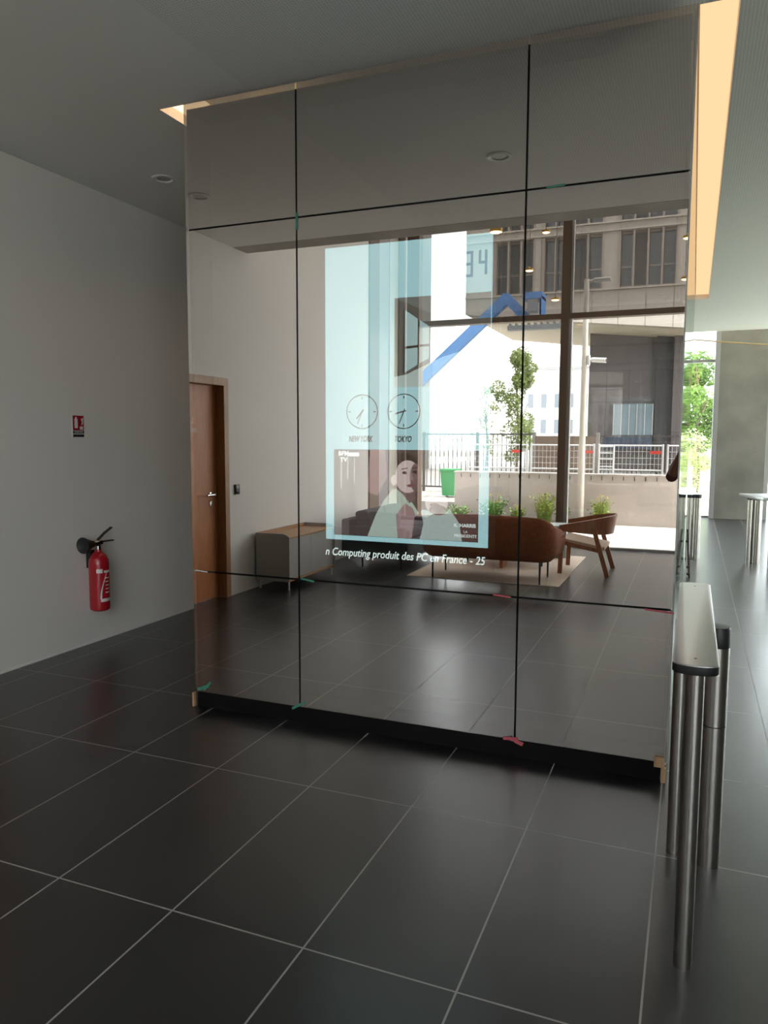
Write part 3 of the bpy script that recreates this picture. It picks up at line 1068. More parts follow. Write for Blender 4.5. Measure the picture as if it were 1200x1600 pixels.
# ------------------------------------------------------------------ dark sofa along the left wall
CHAR = mat('charcoal_upholstery', (.020, .022, .023), rough=.85, noise=.2, nscale=30, bump=.15, bscale=160)
CHAR2 = mat('dark_grey_cushion', (.05, .052, .055), rough=.9, noise=.2, nscale=30, bump=.15, bscale=160)
root = thing('sofa', (-3.6, -1.9, 0), 'charcoal boxy sofa with loose cushions standing along the left wall', 'sofa')
b = MB(); b.box(-4.0, -3.16, -2.55, -1.18, .13, .37, .02, seg=3); b.build('base', CHAR, root)
b = MB(); b.box(-4.02, -3.20, -1.26, -1.13, .13, .52, .025, seg=3); b.build('arm', CHAR, root)
b = MB(); b.box(-4.02, -3.20, -2.60, -2.47, .13, .52, .025, seg=3); b.build('arm', CHAR, root)
b = MB(); b.box(-4.03, -3.88, -2.60, -1.14, .13, .60, .03, seg=3); b.build('backrest', CHAR, root)
for y0, y1 in ((-1.86, -1.27), (-2.46, -1.87)):
    b = MB(); b.box(-3.88, -3.17, y0, y1, .37, .48, .04, seg=4); b.build('seat_cushion', CHAR2, root)
    b = MB(); b.box(-3.90, -3.72, y0, y1, .47, .70, .06, seg=4, mat=Matrix.Rotation(math.radians(-8), 3, 'Y')); b.build('back_cushion', CHAR2, root)
b = MB(); b.box(-3.72, -3.32, -1.38, -1.25, .47, .69, .055, seg=4, mat=Matrix.Rotation(math.radians(14), 3, 'X')); b.build('arm_cushion', CHAR2, root)
for x in (-3.78, -3.26):
    for y in (-1.24, -2.48):
        b = MB(); b.cyl((x, y, .135), (x, y, 0), .012, .010, 12); b.build('leg', DARKMETAL, root)

# rug
RUG = mat('oatmeal_rug', (.74, .61, .50), rough=.95, noise=.08, nscale=60, bump=.3, bscale=250)
b = MB(); b.box(-3.05, -1.29, -3.12, -.86, .0, .0095, .004)
tag(b.build('rug', RUG), 'pale oatmeal rug on the dark tiles under the rust sofa', 'rug')

# ------------------------------------------------------------------ wooden armchair
root = thing('armchair', (-1.1, -2.0, 0), 'stained oak armchair with wraparound bent back and pale seat beside the rug', 'chair')
ay0, ay1, acy = -1.68, -2.34, -2.01
for y in (ay0 - .01, ay1 + .01):
    b = MB()
    b.beam((-1.415, y, .011), (-1.395, y, .545), .050, .028, (0, 1, 0)); b.build('leg', OAK_CH, root, smooth=False)
for y in (ay0 - .0, ay1 + .0):
    b = MB(); b.beam((-.865, y + (.012 if y > acy else -.012), 0), (-1.035, y - (.006 if y > acy else -.006), .56), .052, .028, (0, 1, 0)); b.build('leg', OAK_CH, root, smooth=False)
# bent shell: U open towards -X
rings = []
n = 36
for k in range(n + 1):
    t = k / n
    s = (t - .5) * 2
    # superellipse half loop
    ang = s * math.pi / 2
    ex = abs(math.cos(ang)) ** .65
    ey = math.copysign(abs(math.sin(ang)) ** .8, s)
    x = -1.43 + .565 * ex
    y = acy - ey * .345
    back = ex
    zt = .585 + .125 * back
    zb = .52 - .045 * back
    lean = .05 * back
    nx, ny = (math.cos(ang) + .001), -math.sin(ang)
    l = math.hypot(nx, ny); nx /= l; ny /= l
    rings.append([(x + nx * (-lean * .4), y, zb), (x + nx * (.014 + lean * .2), y + ny * .014, zb + .01), (x + nx * (.012 + lean), y + ny * .014, zt), (x + nx * (lean - .008), y - ny * .006, zt + .004)])
b = MB(); b.rings(rings); b.build('back_shell', OAK_CH, root, ang=50)
b = MB()
b.beam((-1.40, ay0 - .01, .385), (-.955, ay0 - .01, .300), .045, .026, (0, 1, 0)); b.build('seat_rail', OAK_CH, root, smooth=False)
b = MB()
b.beam((-1.40, ay1 + .01, .385), (-.955, ay1 + .01, .300), .045, .026, (0, 1, 0)); b.build('seat_rail', OAK_CH, root, smooth=False)
LINEN = mat('pale_linen_seat', (.52, .40, .30), rough=.9, bump=.15, bscale=200)
b = MB()
b.box(-1.415, -.90, ay1 + .03, ay0 - .03, .385, .435, .018, seg=3, mat=Matrix.Rotation(math.radians(10), 3, 'Y'), pivot=(-1.41, acy, .41)); b.build('seat_cushion', LINEN, root)

# side table behind the sofa end
PALE = mat('pale_green_top', (.55, .66, .62), rough=.3)
root = thing('side_table', (-1.62, -2.93, 0), 'small round pedestal table with pale green top between sofa and armchair', 'side table')
b = MB(); b.lathe((-1.62, -2.93, 0), [(.001, .438), (.20, .438), (.215, .446), (.215, .456), (.001, .458)], 40); b.build('table_top', PALE, root)
b = MB(); b.lathe((-1.62, -2.93, 0), [(.001, .011), (.11, .011), (.112, .02), (.112, .29), (.10, .31), (.05, .325), (.045, .438), (.001, .438)], 32); b.build('pedestal', mat('grey_pedestal', (.22, .22, .20), rough=.5), root)

# low coffee table on the rug and a wooden stool, mostly behind the sofa
root = thing('coffee_table', (-2.18, -2.35, 0), 'low dark coffee table on the rug, only its feet showing under the rust sofa', 'coffee table')
b = MB(); b.box(-2.72, -1.64, -2.65, -2.02, .30, .325, .006); b.build('table_top', mat('dark_table_top', (.04, .038, .036), rough=.4), root)
for x in (-2.66, -1.70):
    for y in (-2.08, -2.60):
        b = MB(); b.cyl((x, y, .30), (x, y, .011), .016, .013, 12); b.build('leg', DARKMETAL, root)
root = thing('wooden_stool', (-2.14, -1.86, 0), 'low orange wood stool hidden behind the rust sofa, its board leg showing below it', 'stool')
b = MB(); b.box(-2.36, -1.92, -2.02, -1.70, .385, .415, .008); b.build('seat', OAK_CH, root)
ORANGE = wood('orange_beech', (.33, .12, .045), (.45, .18, .07), axis=2)
b = MB(); b.box(-2.155, -2.115, -1.99, -1.73, .0125, .385, .004); b.build('leg', ORANGE, root, smooth=False)

# ------------------------------------------------------------------ pendants in the tall strip by the facade
GOLD = mat('brass_shade', (.55, .34, .08), rough=.3, metal=.9)
GLOW = emit('warm_bulb', (1.0, .70, .36), 3.0)
def pendant(x, y, z, r, label, flatk=1.0):
    root = thing('pendant_lamp', (x, y, z), label, 'pendant lamp', 'brass pendant lamps by the street facade')
    b = MB(); b.lathe((x, y, z), [(r, 0), (r, .035 * flatk), (r * .9, .055 * flatk), (r * .25, .075 * flatk), (r * .22, .10 * flatk), (.004, .11 * flatk)], 28); b.build('lamp_shade', GOLD, root)
    b = MB(); b.lathe((x, y, z), [(.001, -.010), (r * .7, -.008), (r * .93, .0), (.001, .004)], 24); b.build('bulb', GLOW, root)
    b = MB(); b.cyl((x, y, z + .1 * flatk), (x, y, VZ), .003, .003, 6); b.build('cord', BLACK, root)
pendant(-2.20, -1.45, 3.965, .072, 'brass pendant lamp hanging highest at the left, near the screen corner', 1.2)
pendant(-1.89, -2.88, 4.28, .052, 'small brass lamp added for a glass reflection right of the dark upright joint', .5)  # from here on, lamps stand in for warm reflections in the glazing
pendant(-2.10, -2.88, 3.81, .055, 'small brass lamp added for a glass reflection behind the dark upright joint', .5)
pendant(-1.75, -2.88, 3.41, .055, 'lowest brass lamp, added for a glass reflection just above the transom', .4)
pendant(-.17, -2.88, 4.05, .05, 'upper brass lamp added for a glass reflection at the far right mirror edge', .5)
pendant(-.18, -3.2, 3.62, .05, 'lower brass lamp added for a glass reflection at the far right mirror edge', .5)

# ------------------------------------------------------------------ turnstiles
def turnstile(x, y, label, flip=1):
    """x,y: foot of the front tube; the unit runs towards +Y"""
    root = thing('turnstile', (x, y + .6, 0), label, 'turnstile', 'stainless steel turnstiles')
    f = flip
    zt = .955
    # long flat top
    def stad(z, w, y0, y1, n=8):
        p = []
        for k in range(n + 1):
            a = math.pi + math.pi * k / n
            p.append((x + w * math.cos(a), y0 + w * .45 * math.sin(a), z))
        for k in range(n + 1):
            a = math.pi * k / n
            p.append((x + w * math.cos(a), y1 + w * .45 * math.sin(a), z))
        return p
    b = MB()
    b.rings([stad(zt - .030, .060, y - .02, y + 1.30), stad(zt - .026, .064, y - .02, y + 1.30), stad(zt - .004, .064, y - .02, y + 1.30)])
    b.build('top_edge', RUBBER, root)
    b = MB()
    b.rings([stad(zt - .004, .064, y - .02, y + 1.30), stad(zt - .001, .064, y - .02, y + 1.30), stad(zt, .062, y - .02, y + 1.30)])
    cap = b.build('top_plate', STEEL_TOP, root)
    for yy in (y + .03, y + 1.24):
        b = MB()
        b.lathe((x, yy, zt), [(.001, -.002), (.004, -.002), (.004, .0008), (.001, .001)], 12)
        b.build('screw', RUBBER, cap)
    b = MB(); b.cyl((x, y, 0), (x, y, zt - .028), .0275, .0275, 32); b.build('front_tube', STEEL, root)
    xb = x - .042 * f
    b = MB(); b.cyl((xb, y + .67, 0), (xb, y + .67, zt - .028), .026, .026, 32); b.build('rear_tube', STEEL, root)
    b = MB(); b.cyl((x + .005 * f, y + 1.26, 0), (x + .005 * f, y + 1.26, zt - .028), .0275, .0275, 32); b.build('end_tube', STEEL, root)
    # pivot column with black cap
    xp = x + .078 * f
    b = MB(); b.cyl((xp, y + .64, 0), (xp, y + .64, .545), .046, .046, 40); b.build('pivot_base', STEEL, root)
    b = MB(); b.cyl((xp, y + .64, .549), (xp, y + .64, .845), .046, .046, 40); b.build('pivot_sleeve', STEEL, root)
    b = MB(); b.lathe((xp, y + .64, 0), [(.001, .840), (.044, .840), (.047, .848), (.047, .910), (.043, .920), (.001, .922)], 36); b.build('pivot_cap', RUBBER, root)
    b = MB(); b.box(min(x - .02 * f, xp - .03 * f), max(x - .02 * f, xp - .03 * f), y + .645, y + .665, .02, .85, .003); b.build('infill_panel', mat('grey_infill', (.10, .10, .10), rough=.35, metal=.4), root, smooth=False)
    return root
turnstile(.032, 2.372, 'stainless turnstile in the foreground with long flat steel top')
def gate_post(x, y, label, with_rail):
    root = thing('turnstile_post', (x, y, 0), label, 'turnstile post', 'far stainless turnstile posts')
    b = MB(); b.cyl((x, y, 0), (x, y, .545), .055, .055, 28); b.build('pivot_base', STEEL, root)
    b = MB(); b.cyl((x, y, .549), (x, y, .83), .055, .055, 28); b.build('pivot_sleeve', STEEL, root)
    b = MB(); b.lathe((x, y, 0), [(.001, .83), (.057, .83), (.057, .875), (.001, .88)], 28); b.build('pivot_cap', RUBBER, root)
    b = MB(); b.cyl((x - .09, y - .02, 0), (x - .09, y - .02, .83), .034, .034, 24); b.build('rear_tube', STEEL, root)
    b = MB(); b.lathe((x - .09, y - .02, 0), [(.001, .83), (.038, .83), (.038, .872), (.001, .875)], 24); b.build('tube_cap', RUBBER, root)
    if with_rail:
        b = MB(); b.cyl((x + .13, y - .55, 0), (x + .13, y - .55, .86), .036, .036, 24); b.build('front_tube', STEEL, root)
        b = MB(); b.box(x - .12, x + .28, y - .60, y + .14, .865, .905, .008, mat=Matrix.Rotation(math.radians(18), 3, 'Z')); b.build('top_plate', STEEL_TOP, root)
gate_post(.078, 10.85, 'distant stainless post with black cap beside the mirrored flank', False)
gate_post(.80, 10.80, 'distant stainless turnstile with sloping top at the right edge of the photo', True)

root = thing('folding_trestle', (-.01, 9.4, 0), 'thin dark folded trestle leaning by the mirrored flank near the distant post', 'trestle')
b = MB()
b.beam((.015, 9.38, .0), (-.025, 9.80, .52), .020, .012); b.build('rail', DARKMETAL, root, smooth=False)
b = MB()
b.beam((-.012, 9.45, .0), (-.032, 9.84, .52), .014, .010); b.build('rail', mat('white_lacquer_rail', (.7, .7, .7), rough=.4), root, smooth=False)
b = MB()
for t in (.08, .22, .75):
    p = Vector((.015, 9.38, 0)).lerp(Vector((-.025, 9.80, .52)), t)
    b.box(p.x - .025, p.x + .012, p.y - .02, p.y + .02, p.z - .012, p.z + .012)
b.build('clip', RUBBER, root, smooth=False)

# cable strung across the garden end
CABLE = mat('ochre_cable', (.45, .33, .16), rough=.7)
b = MB()
pts = []
for k in range(21):
    t = k / 20
    pts.append((-.5 + 5.4 * t, RY - .30, 3.62 - .29 * t * 1.3 - .10 * math.sin(t * math.pi)))
b.tube(pts, .014, 8)
tag(b.build('cable', CABLE), 'ochre cable strung across in front of the concrete pier', 'cable')

# ------------------------------------------------------------------ outside, street side (seen in the mirror)
GROUND = concrete('street_ground', (.34, .33, .31))
PAVE = panelled('pale_terrace_pavers', (.66, .63, .60), .6, .30, .006, (.40, .38, .36), axis=2, rough=.8)
def paver():
    m = bpy.data.materials.new('pale_terrace')
    m.use_nodes = True
    nt = m.node_tree
    bs = nt.nodes['Principled BSDF']; bs.inputs['Roughness'].default_value = .85
    tc = nt.nodes.new('ShaderNodeTexCoord'); sp = nt.nodes.new('ShaderNodeSeparateXYZ')
    nt.links.new(tc.outputs['Object'], sp.inputs[0])
    g = M_(nt, 'MAXIMUM', grid_mask(nt, sp.outputs[1], .30, .1, .012), grid_mask(nt, sp.outputs[0], 1.8, .1, .008))
    mx = nt.nodes.new('ShaderNodeMix'); mx.data_type = 'RGBA'
    nt.links.new(g, mx.inputs[0])
    mx.inputs[6].default_value = (.72, .68, .64, 1); mx.inputs[7].default_value = (.45, .42, .38, 1)
    nt.links.new(mx.outputs[2], bs.inputs['Base Color'])
    return m
b = MB(); b.box(-10.4, 7, -7.36, FY, -.16, -.01); structure(b.build('terrace', paver(), smooth=False, origin=(0, 0, 0)))
b = MB(); b.box(-12, 9, -60, -7.5, -.1, .30); structure(b.build('street', GROUND, smooth=False))
b = MB(); b.box(-40, 40, -130, -60, -.1, .29); structure(b.build('far_ground', GROUND, smooth=False))
SOIL = mat('planting_soil', (.06, .045, .03), rough=.95, noise=.4, nscale=12, bump=.8, bscale=18)
b = MB(); b.box(-7.5, -1.45, -7.34, -6.2, -.012, .03); structure(b.build('planting_bed', SOIL, smooth=False))

# retaining wall
root = thing('retaining_wall', (0, -7.4, 0), None, None); structure(root, 'low pale concrete retaining wall beyond the terrace')
b = MB(); b.box(-4.43, 7, -7.55, -7.34, -.1, .915)
b.build('wall_face', panelled('retaining_concrete', (.52, .46, .42), 2.4, 0, .012, (.26, .23, .21), rough=.8, var=.14), root, smooth=False, origin=(0, -7.4, 0))
b = MB(); b.box(-4.45, 7, -7.56, -7.325, .915, .945, .004); b.build('coping', CONC_L, root, smooth=False)
b = MB()
x = -4.3
while x < 6:
    b.box(x, x + .012, -7.338, -7.330, .83, .905); x += .195
b.build('drip_slot', BLACK, root, smooth=False)

# crowd barriers behind the wall
GALV = mat('galvanised_tube', (.62, .62, .62), rough=.5, metal=.3)
SIGNR2 = mat('red_barrier_tag', (.62, .06, .04), rough=.5)
def barrier(x0, x1, y, label, tagx):
    root = thing('site_barrier', ((x0 + x1) / 2, y, .30), label, 'barrier', 'galvanised mesh barriers behind the wall')
    b = MB()
    for x in (x0 + .03, x1 - .03): b.cyl((x, y, .30), (x, y, 1.50), .022, .022, 10)
    for z in (1.47, .98): b.cyl((x0 + .03, y, z), (x1 - .03, y, z), .016, .016, 8)
    b.build('barrier_frame', GALV, root)
    b = MB()
    n = 16
    for k in range(1, n):
        x = x0 + .03 + (x1 - x0 - .06) * k / n
        b.cyl((x, y, .36), (x, y, 1.47), .004, .004, 5)
    for z in (.5, .7, .9, 1.1, 1.22, 1.35): b.cyl((x0 + .03, y, z), (x1 - .03, y, z), .004, .004, 5)
    b.build('mesh_infill', GALV, root)
    b = MB(); b.box(x0 + .02, x1 - .02, y - .2, y + .2, .28, .36, .01)
    b.build('barrier_foot', CONC, root, smooth=False)
    if tagx is not None:
        b = MB(); b.box(tagx, tagx + .22, y + .012, y + .018, 1.305, 1.365); b.build('warning_tag', SIGNR2, root, smooth=False)
    return root
barrier(-4.55, -3.21, -8.62, 'mesh barrier behind the wall at left, red tag near its right end', -3.56)
barrier(-3.18, -1.84, -8.62, 'middle mesh barrier behind the wall, red tag beside the lamp post', -2.09)
barrier(-1.80, -.52, -8.62, 'mesh barrier behind the wall right of the lamp post, red tag near its end', -.80)
barrier(-.49, .85, -8.62, 'mesh barrier behind the wall at the far right of the mirror', None)
# small frame leaning between barriers
root = thing('barrier_gate', (-1.57, -8.3, .3), 'short white ladder-like steel gate leaning on the barriers', 'gate')
b = MB()
for x in (-1.74, -1.46): b.cyl((x, -8.22, .30), (x, -8.40, 1.48), .018, .018, 8)
b.build('upright', GALV, root)
b = MB()
for z in (.5, .8, 1.05, 1.2, 1.32, 1.45): b.cyl((-1.74, -8.22 - .18 * (z - .3) / 1.18, z), (-1.46, -8.22 - .18 * (z - .3) / 1.18, z), .013, .013, 8)
b.build('rung', GALV, root)

DARKBAR = mat('dark_railing_paint', (.06, .055, .05), rough=.6)
def railing(x0, x1, y, z0, z1, step, label):
    root = thing('railing', ((x0 + x1) / 2, y, z0), label, 'railing', 'vertical bar railings behind the wall')
    b = MB(); b.box(x0, x1, y - .02, y + .02, z1 - .04, z1); b.box(x0, x1, y - .02, y + .02, z0 + .1, z0 + .14)
    x = x0
    while x <= x1 + .001:
        b.box(x - .03, x + .03, y - .03, y + .03, z0, z1 + .03); x += (x1 - x0) / max(1, round((x1 - x0) / 1.4))
    b.build('rail_frame', DARKBAR, root, smooth=False)
    b = MB(); x = x0
    while x < x1:
        b.box(x - .008, x + .008, y - .008, y + .008, z0 + .1, z1 - .02); x += step
    b.build('baluster', DARKBAR, root, smooth=False)
railing(-1.95, 3.0, -10.4, .30, 1.68, .10, 'dark vertical bar railing behind the barriers at right')
railing(-7.5, -3.45, -10.4, .30, 1.72, .11, 'dark vertical bar railing behind the barriers at left')
HOARD = mat('brown_hoarding', (.16, .115, .085), rough=.75, noise=.15, nscale=3)
root = thing('hoarding', (-2.9, -10.3, .3), 'brown opaque site hoarding between the two dark railings', 'hoarding')
b = MB(); b.box(-3.38, -2.0, -10.32, -10.28, .32, 1.66); b.build('board', HOARD, root, smooth=False)
b = MB()
for x in (-3.42, -2.70, -1.99): b.box(x - .035, x + .035, -10.36, -10.25, .30, 1.74)
b.build('post', mat('grey_brown_post', (.20, .18, .16), rough=.7), root, smooth=False)

GBIN = mat('green_bin_plastic', (.03, .30, .09), rough=.5)
root = thing('wheelie_bin', (-4.98, -8.8, .3), 'green wheelie bin behind the mesh left of the retaining wall', 'bin')
b = MB()
def sq(z, w, d): return [(-4.98 - w, -8.8 - d, z), (-4.98 + w, -8.8 - d, z), (-4.98 + w, -8.8 + d, z), (-4.98 - w, -8.8 + d, z)]
b.rings([sq(.34, .13, .15), sq(.86, .165, .19), sq(.88, .175, .2)]); b.build('bin_body', GBIN, root, smooth=False)
b = MB(); b.box(-5.17, -4.79, -9.02, -8.58, .88, .93, .02); b.build('bin_lid', GBIN, root)
b = MB()
for x in (-5.1, -4.86): b.lathe((x, -8.98, .38), [(.001, -.02), (.075, -.02), (.075, .02), (.001, .02)], 18, 'X')
b.build('wheel', RUBBER, root)

# lamp post and camera
LPOST = mat('cream_lamp_post', (.62, .57, .50), rough=.5)
root = thing('street_lamp', (-1.875, -6.83, .03), 'slim cream lamp post with short arm beyond the terrace', 'street lamp')
b = MB(); b.cyl((-1.875, -6.83, .03), (-1.875, -6.83, 4.43), .062, .045, 20); b.cyl((-1.875, -6.83, .03), (-1.875, -6.83, .16), .085, .08, 20); b.build('pole', LPOST, root)
b = MB(); b.cyl((-1.875, -6.83, 4.38), (-1.74, -6.83, 4.41), .025, .022, 12)
b.box(-1.76, -1.45, -6.90, -6.76, 4.37, 4.44, .03, seg=3); b.build('lamp_head', mat('pale_grey_lamp_head', (.40, .39, .37), rough=.4), root)
root = thing('security_camera', (-1.76, -6.83, 3.0), 'white bullet security camera clamped to the lamp post', 'security camera')
b = MB(); b.box(-1.822, -1.78, -6.88, -6.78, 2.92, 3.10, .008); b.cyl((-1.79, -6.83, 3.03), (-1.70, -6.83, 3.0), .02, .02, 10); b.build('mount', TRIMWHITE, root)
b = MB(); b.cyl((-1.74, -6.80, 3.01), (-1.49, -6.74, 2.985), .042, .045, 18); b.build('camera_body', TRIMWHITE, root)
b = MB(); b.cyl((-1.49, -6.74, 2.985), (-1.485, -6.738, 2.984), .036, .034, 18); b.build('lens', BLACK, root)

# plants
def leafmat(name, c):
    m = mat(name, c, rough=.6, noise=.35, nscale=3)
    return m
GRASS = leafmat('grass_blade_green', (.10, .20, .03))
YEL = leafmat('yellow_green_leaf', (.22, .30, .05))
FLW = mat('yellow_flower', (.62, .50, .10), rough=.6)
def plant(x, y, h, w, n, m, label, flowers=True):
    root = thing('leafy_plant', (x, y, .02), label, 'plant', 'wild plants at the foot of the wall')
    b = MB()
    bm = b.bm
    for k in range(n):
        a = random.uniform(0, 2 * math.pi); r0 = random.uniform(0, w * .3); L = h * random.uniform(.45, 1.0)
        out = random.uniform(.1, 1.0) * w * .5
        bx, by = x + r0 * math.cos(a), y + r0 * math.sin(a)
        wd = random.uniform(.006, .014)
        px, py = -math.sin(a) * wd, math.cos(a) * wd
        prev = None
        for j in range(4):
            t = j / 3
            cx, cy_, cz = bx + out * t * t * math.cos(a), by + out * t * t * math.sin(a), .02 + L * (t - .12 * t * t)
            s = 1 - t * .9
            cur = (bm.verts.new((cx - px * s, cy_ - py * s, cz)), bm.verts.new((cx + px * s, cy_ + py * s, cz)))
            if prev: bm.faces.new((prev[0], prev[1], cur[1], cur[0]))
            prev = cur
        if k % 2 == 0:
            for q in range(4):   # small leaves along the stem
                t = random.uniform(.3, 1)
                c = Vector((bx + out * t * t * math.cos(a), by + out * t * t * math.sin(a), .02 + L * (t - .12 * t * t)))
                u = Vector((random.uniform(-1, 1), random.uniform(-1, 1), random.uniform(-.3, .8))).normalized() * random.uniform(.025, .055)
                v = u.cross(Vector((random.uniform(-1, 1), random.uniform(-1, 1), random.uniform(-1, 1)))).normalized() * u.length * .45
                bm.faces.new([bm.verts.new(p) for p in (c, c + u * .5 + v, c + u, c + u * .5 - v)])
    bmesh.ops.recalc_face_normals(bm, faces=bm.faces[:])
    b.build('foliage', m, root, smooth=False)
    if flowers:
        b = MB()
        for k in range(14):
            a = random.uniform(0, 2 * math.pi); r = random.uniform(0, w * .42)
            b.lathe((x + r * math.cos(a), y + r * math.sin(a), h * random.uniform(.7, .98)), [(.001, 0), (.014, .004), (.016, .012), (.001, .016)], 6)
        b.build('flower_head', FLW, root, smooth=False)
plant(-4.2, -6.8, .36, .55, 150, GRASS, 'grass tuft at the far left end of the planting bed', False)
plant(-3.5, -6.8, .55, .55, 190, GRASS, 'tall grass clump left of the dark upright joint, above the sofa back')
plant(-3.02, -6.85, .35, .30, 110, YEL, 'low yellow-green weed between the grass clump and the tall bush')
plant(-2.52, -6.8, .66, .42, 230, YEL, 'tall yellow-flowered weed bush left of the main mullion')
plant(-2.16, -6.65, .40, .24, 110, GRASS, 'small green clump just right of the main mullion', False)
plant(-1.50, -6.82, .60, .34, 200, YEL, 'tall flowering weed bush right of the lamp post')

def tree(name, x, y, z0, h, rw, nleaf, m, label, trunk=.12, cat='tree', group='trees outside', zlow=.25, leaf=.12, trunkcol=None, bark=True):
    root = thing(name, (x, y, z0), label, cat, group)
    b = MB()
    if bark:
        b.tube([(x, y, z0), (x + .05, y, z0 + h * .35), (x - .04, y + .05, z0 + h * .7), (x, y, z0 + h * .92)], [trunk, trunk * .8, trunk * .45, trunk * .15], 9)
        for k in range(9):
            t = random.uniform(.3, .8); a = random.uniform(0, 6.28)
            b.tube([(x, y, z0 + h * t), (x + rw * .5 * math.cos(a), y + rw * .5 * math.sin(a), z0 + h * (t + .12)), (x + rw * .85 * math.cos(a), y + rw * .85 * math.sin(a), z0 + h * (t + .2))], [trunk * .35, trunk * .2, .01], 6)
        b.build('trunk', trunkcol or mat('bark_' + name, (.14, .11, .08), rough=.9, noise=.4, nscale=10), root)
    b = MB(); bm = b.bm
    nb = 26
    clusters = []
    for k in range(nb):
        a = random.uniform(0, 6.28); t = random.uniform(zlow, .98)
        prof = math.sin(min(1, (1.04 - t) * 1.9) * math.pi / 2) * min(1, .35 + (t - zlow) * 3)
        r = rw * prof * random.uniform(.1, .85)
        clusters.append((x + r * math.cos(a), y + r * math.sin(a), z0 + h * t, rw * random.uniform(.22, .42)))
    for k in range(nleaf):
        cx, cy_, cz, cr = random.choice(clusters)
        d = Vector((random.gauss(0, 1), random.gauss(0, 1), random.gauss(0, .9)))
        d = d.normalized() * cr * random.uniform(.4, 1) ** .6
        c = Vector((cx, cy_, cz)) + d
        u = Vector((random.uniform(-1, 1), random.uniform(-1, 1), random.uniform(-.7, .7))).normalized() * leaf * random.uniform(.6, 1.2)
        v = u.cross(Vector((random.uniform(-1, 1), random.uniform(-1, 1), random.uniform(-1, 1)))).normalized() * u.length * .5
        bm.faces.new([bm.verts.new(p) for p in (c - u * .5, c + v * .5, c + u * .5, c - v * .5)])
    b.build('foliage', m, root, smooth=False)
    return root
def transl(name, c, c2):
    m = bpy.data.materials.new(name); m.use_nodes = True
    nt = m.node_tree; bs = nt.nodes['Principled BSDF']; bs.inputs['Roughness'].default_value = .6
    tc = nt.nodes.new('ShaderNodeTexCoord'); n = nt.nodes.new('ShaderNodeTexNoise'); n.inputs['Scale'].default_value = 1.8; n.inputs['Detail'].default_value = 6
    r = nt.nodes.new('ShaderNodeValToRGB'); r.color_ramp.elements[0].position = .35; r.color_ramp.elements[1].position = .65
    r.color_ramp.elements[0].color = (*c, 1); r.color_ramp.elements[1].color = (*c2, 1)
    nt.links.new(tc.outputs['Object'], n.inputs['Vector']); nt.links.new(n.outputs['Fac'], r.inputs[0]); nt.links.new(r.outputs[0], bs.inputs['Base Color'])
    tr = nt.nodes.new('ShaderNodeBsdfTranslucent'); nt.links.new(r.outputs[0], tr.inputs[0])
    mx = nt.nodes.new('ShaderNodeMixShader'); mx.inputs[0].default_value = .4
    nt.links.new(bs.outputs[0], mx.inputs[1]); nt.links.new(tr.outputs[0], mx.inputs[2])
    nt.links.new(mx.outputs[0], nt.nodes['Material Output'].inputs[0])
    return m
BIRCH = transl('birch_leaves', (.16, .22, .06), (.34, .40, .16))
HEDGE = transl('garden_leaves', (.07, .14, .03), (.24, .36, .08))
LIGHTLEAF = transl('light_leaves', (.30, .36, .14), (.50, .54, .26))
tree('birch_tree', -5.45, -17.8, .3, 4.3, .95, 8000, BIRCH, 'loose pale birch tree left of the dark upright joint, behind the railing', .05, leaf=.10, zlow=.15)
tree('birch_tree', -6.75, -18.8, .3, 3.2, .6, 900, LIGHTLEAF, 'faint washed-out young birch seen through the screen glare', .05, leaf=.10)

# ------------------------------------------------------------------ office building opposite
BEIGE = panelled('beige_facade_panels', (.36, .315, .27), .92, 0, .03, (.17, .15, .13), rough=.6, var=.04)
BEIGE2 = mat('beige_ledge', (.40, .35, .30), rough=.6)
FIN = mat('bronze_fin', (.26, .215, .18), rough=.5)
OFFGL = mat('dark_office_glass', (.035, .042, .045), rough=.08, spec=.6)
BLIND = mat('grey_blind', (.075, .072, .07), rough=.6)
BF = -21.2
root = thing('office_building', (-3.5, BF - 4, .3), 'beige office block with tall dark windows overhanging the street', 'building')
bays = [(-7.115, -5.68, 3), (-5.33, -4.47, 2), (-4.29, -3.24, 2), (-2.67, -.77, 4), (-.3, 1.6, 4), (2.1, 3.6, 3)]
X0, X1 = -8.26, 4.2
levels = [(6.92, 8.86), (9.20, 11.2)]
b = MB()
edges = [X0] + [v for ba in bays for v in ba[:2]] + [X1]
for z0, z1 in levels:
    for k in range(0, len(edges), 2):
        b.box(edges[k], edges[k + 1], BF - .5, BF, z0, z1)
b.box(X0, X1, BF - .5, BF, 8.86, 9.20)
b.box(X0, X1, BF - .5, BF, 11.2, 12.2)
b.box(X0, X1, BF - .5, BF, 6.42, 6.92)
b.box(X0, X0 + .5, BF - 9, BF - .5, 6.42, 12.2)
b.box(X0, X1, BF - 9, BF - .3, 12.1, 12.2)
b.build('wall', BEIGE, root, smooth=False, origin=(0, BF, 0))
b = MB()
for z in (6.86, 8.88, 9.16): b.box(X0, X1, BF, BF + .10, z, z + .05)
b.build('ledge', BEIGE2, root, smooth=False)
b = MB()   # lower band, its bottom edge falling to the right, and the soffit behind it
b.prism([(X0, BF - .4, 6.30), (-4.34, BF - .4, 5.83), (X1, BF - .4, 4.95), (X1, BF - .4, 6.42), (X0, BF - .4, 6.42)], (0, .4, 0))
b.build('lower_band', panelled('pale_band_panels', (.42, .37, .325), .92, 0, .03, (.19, .165, .14), rough=.6, var=.04), root, smooth=False, origin=(0, BF, 0))
b = MB()
b.prism([(X0, BF - .2, 6.30), (-4.34, BF - .2, 5.83), (X1, BF - .2, 4.95), (X1, BF - .2, 5.1), (-4.34, BF - .2, 6.0), (X0, BF - .2, 6.42)], (0, -8, 0))
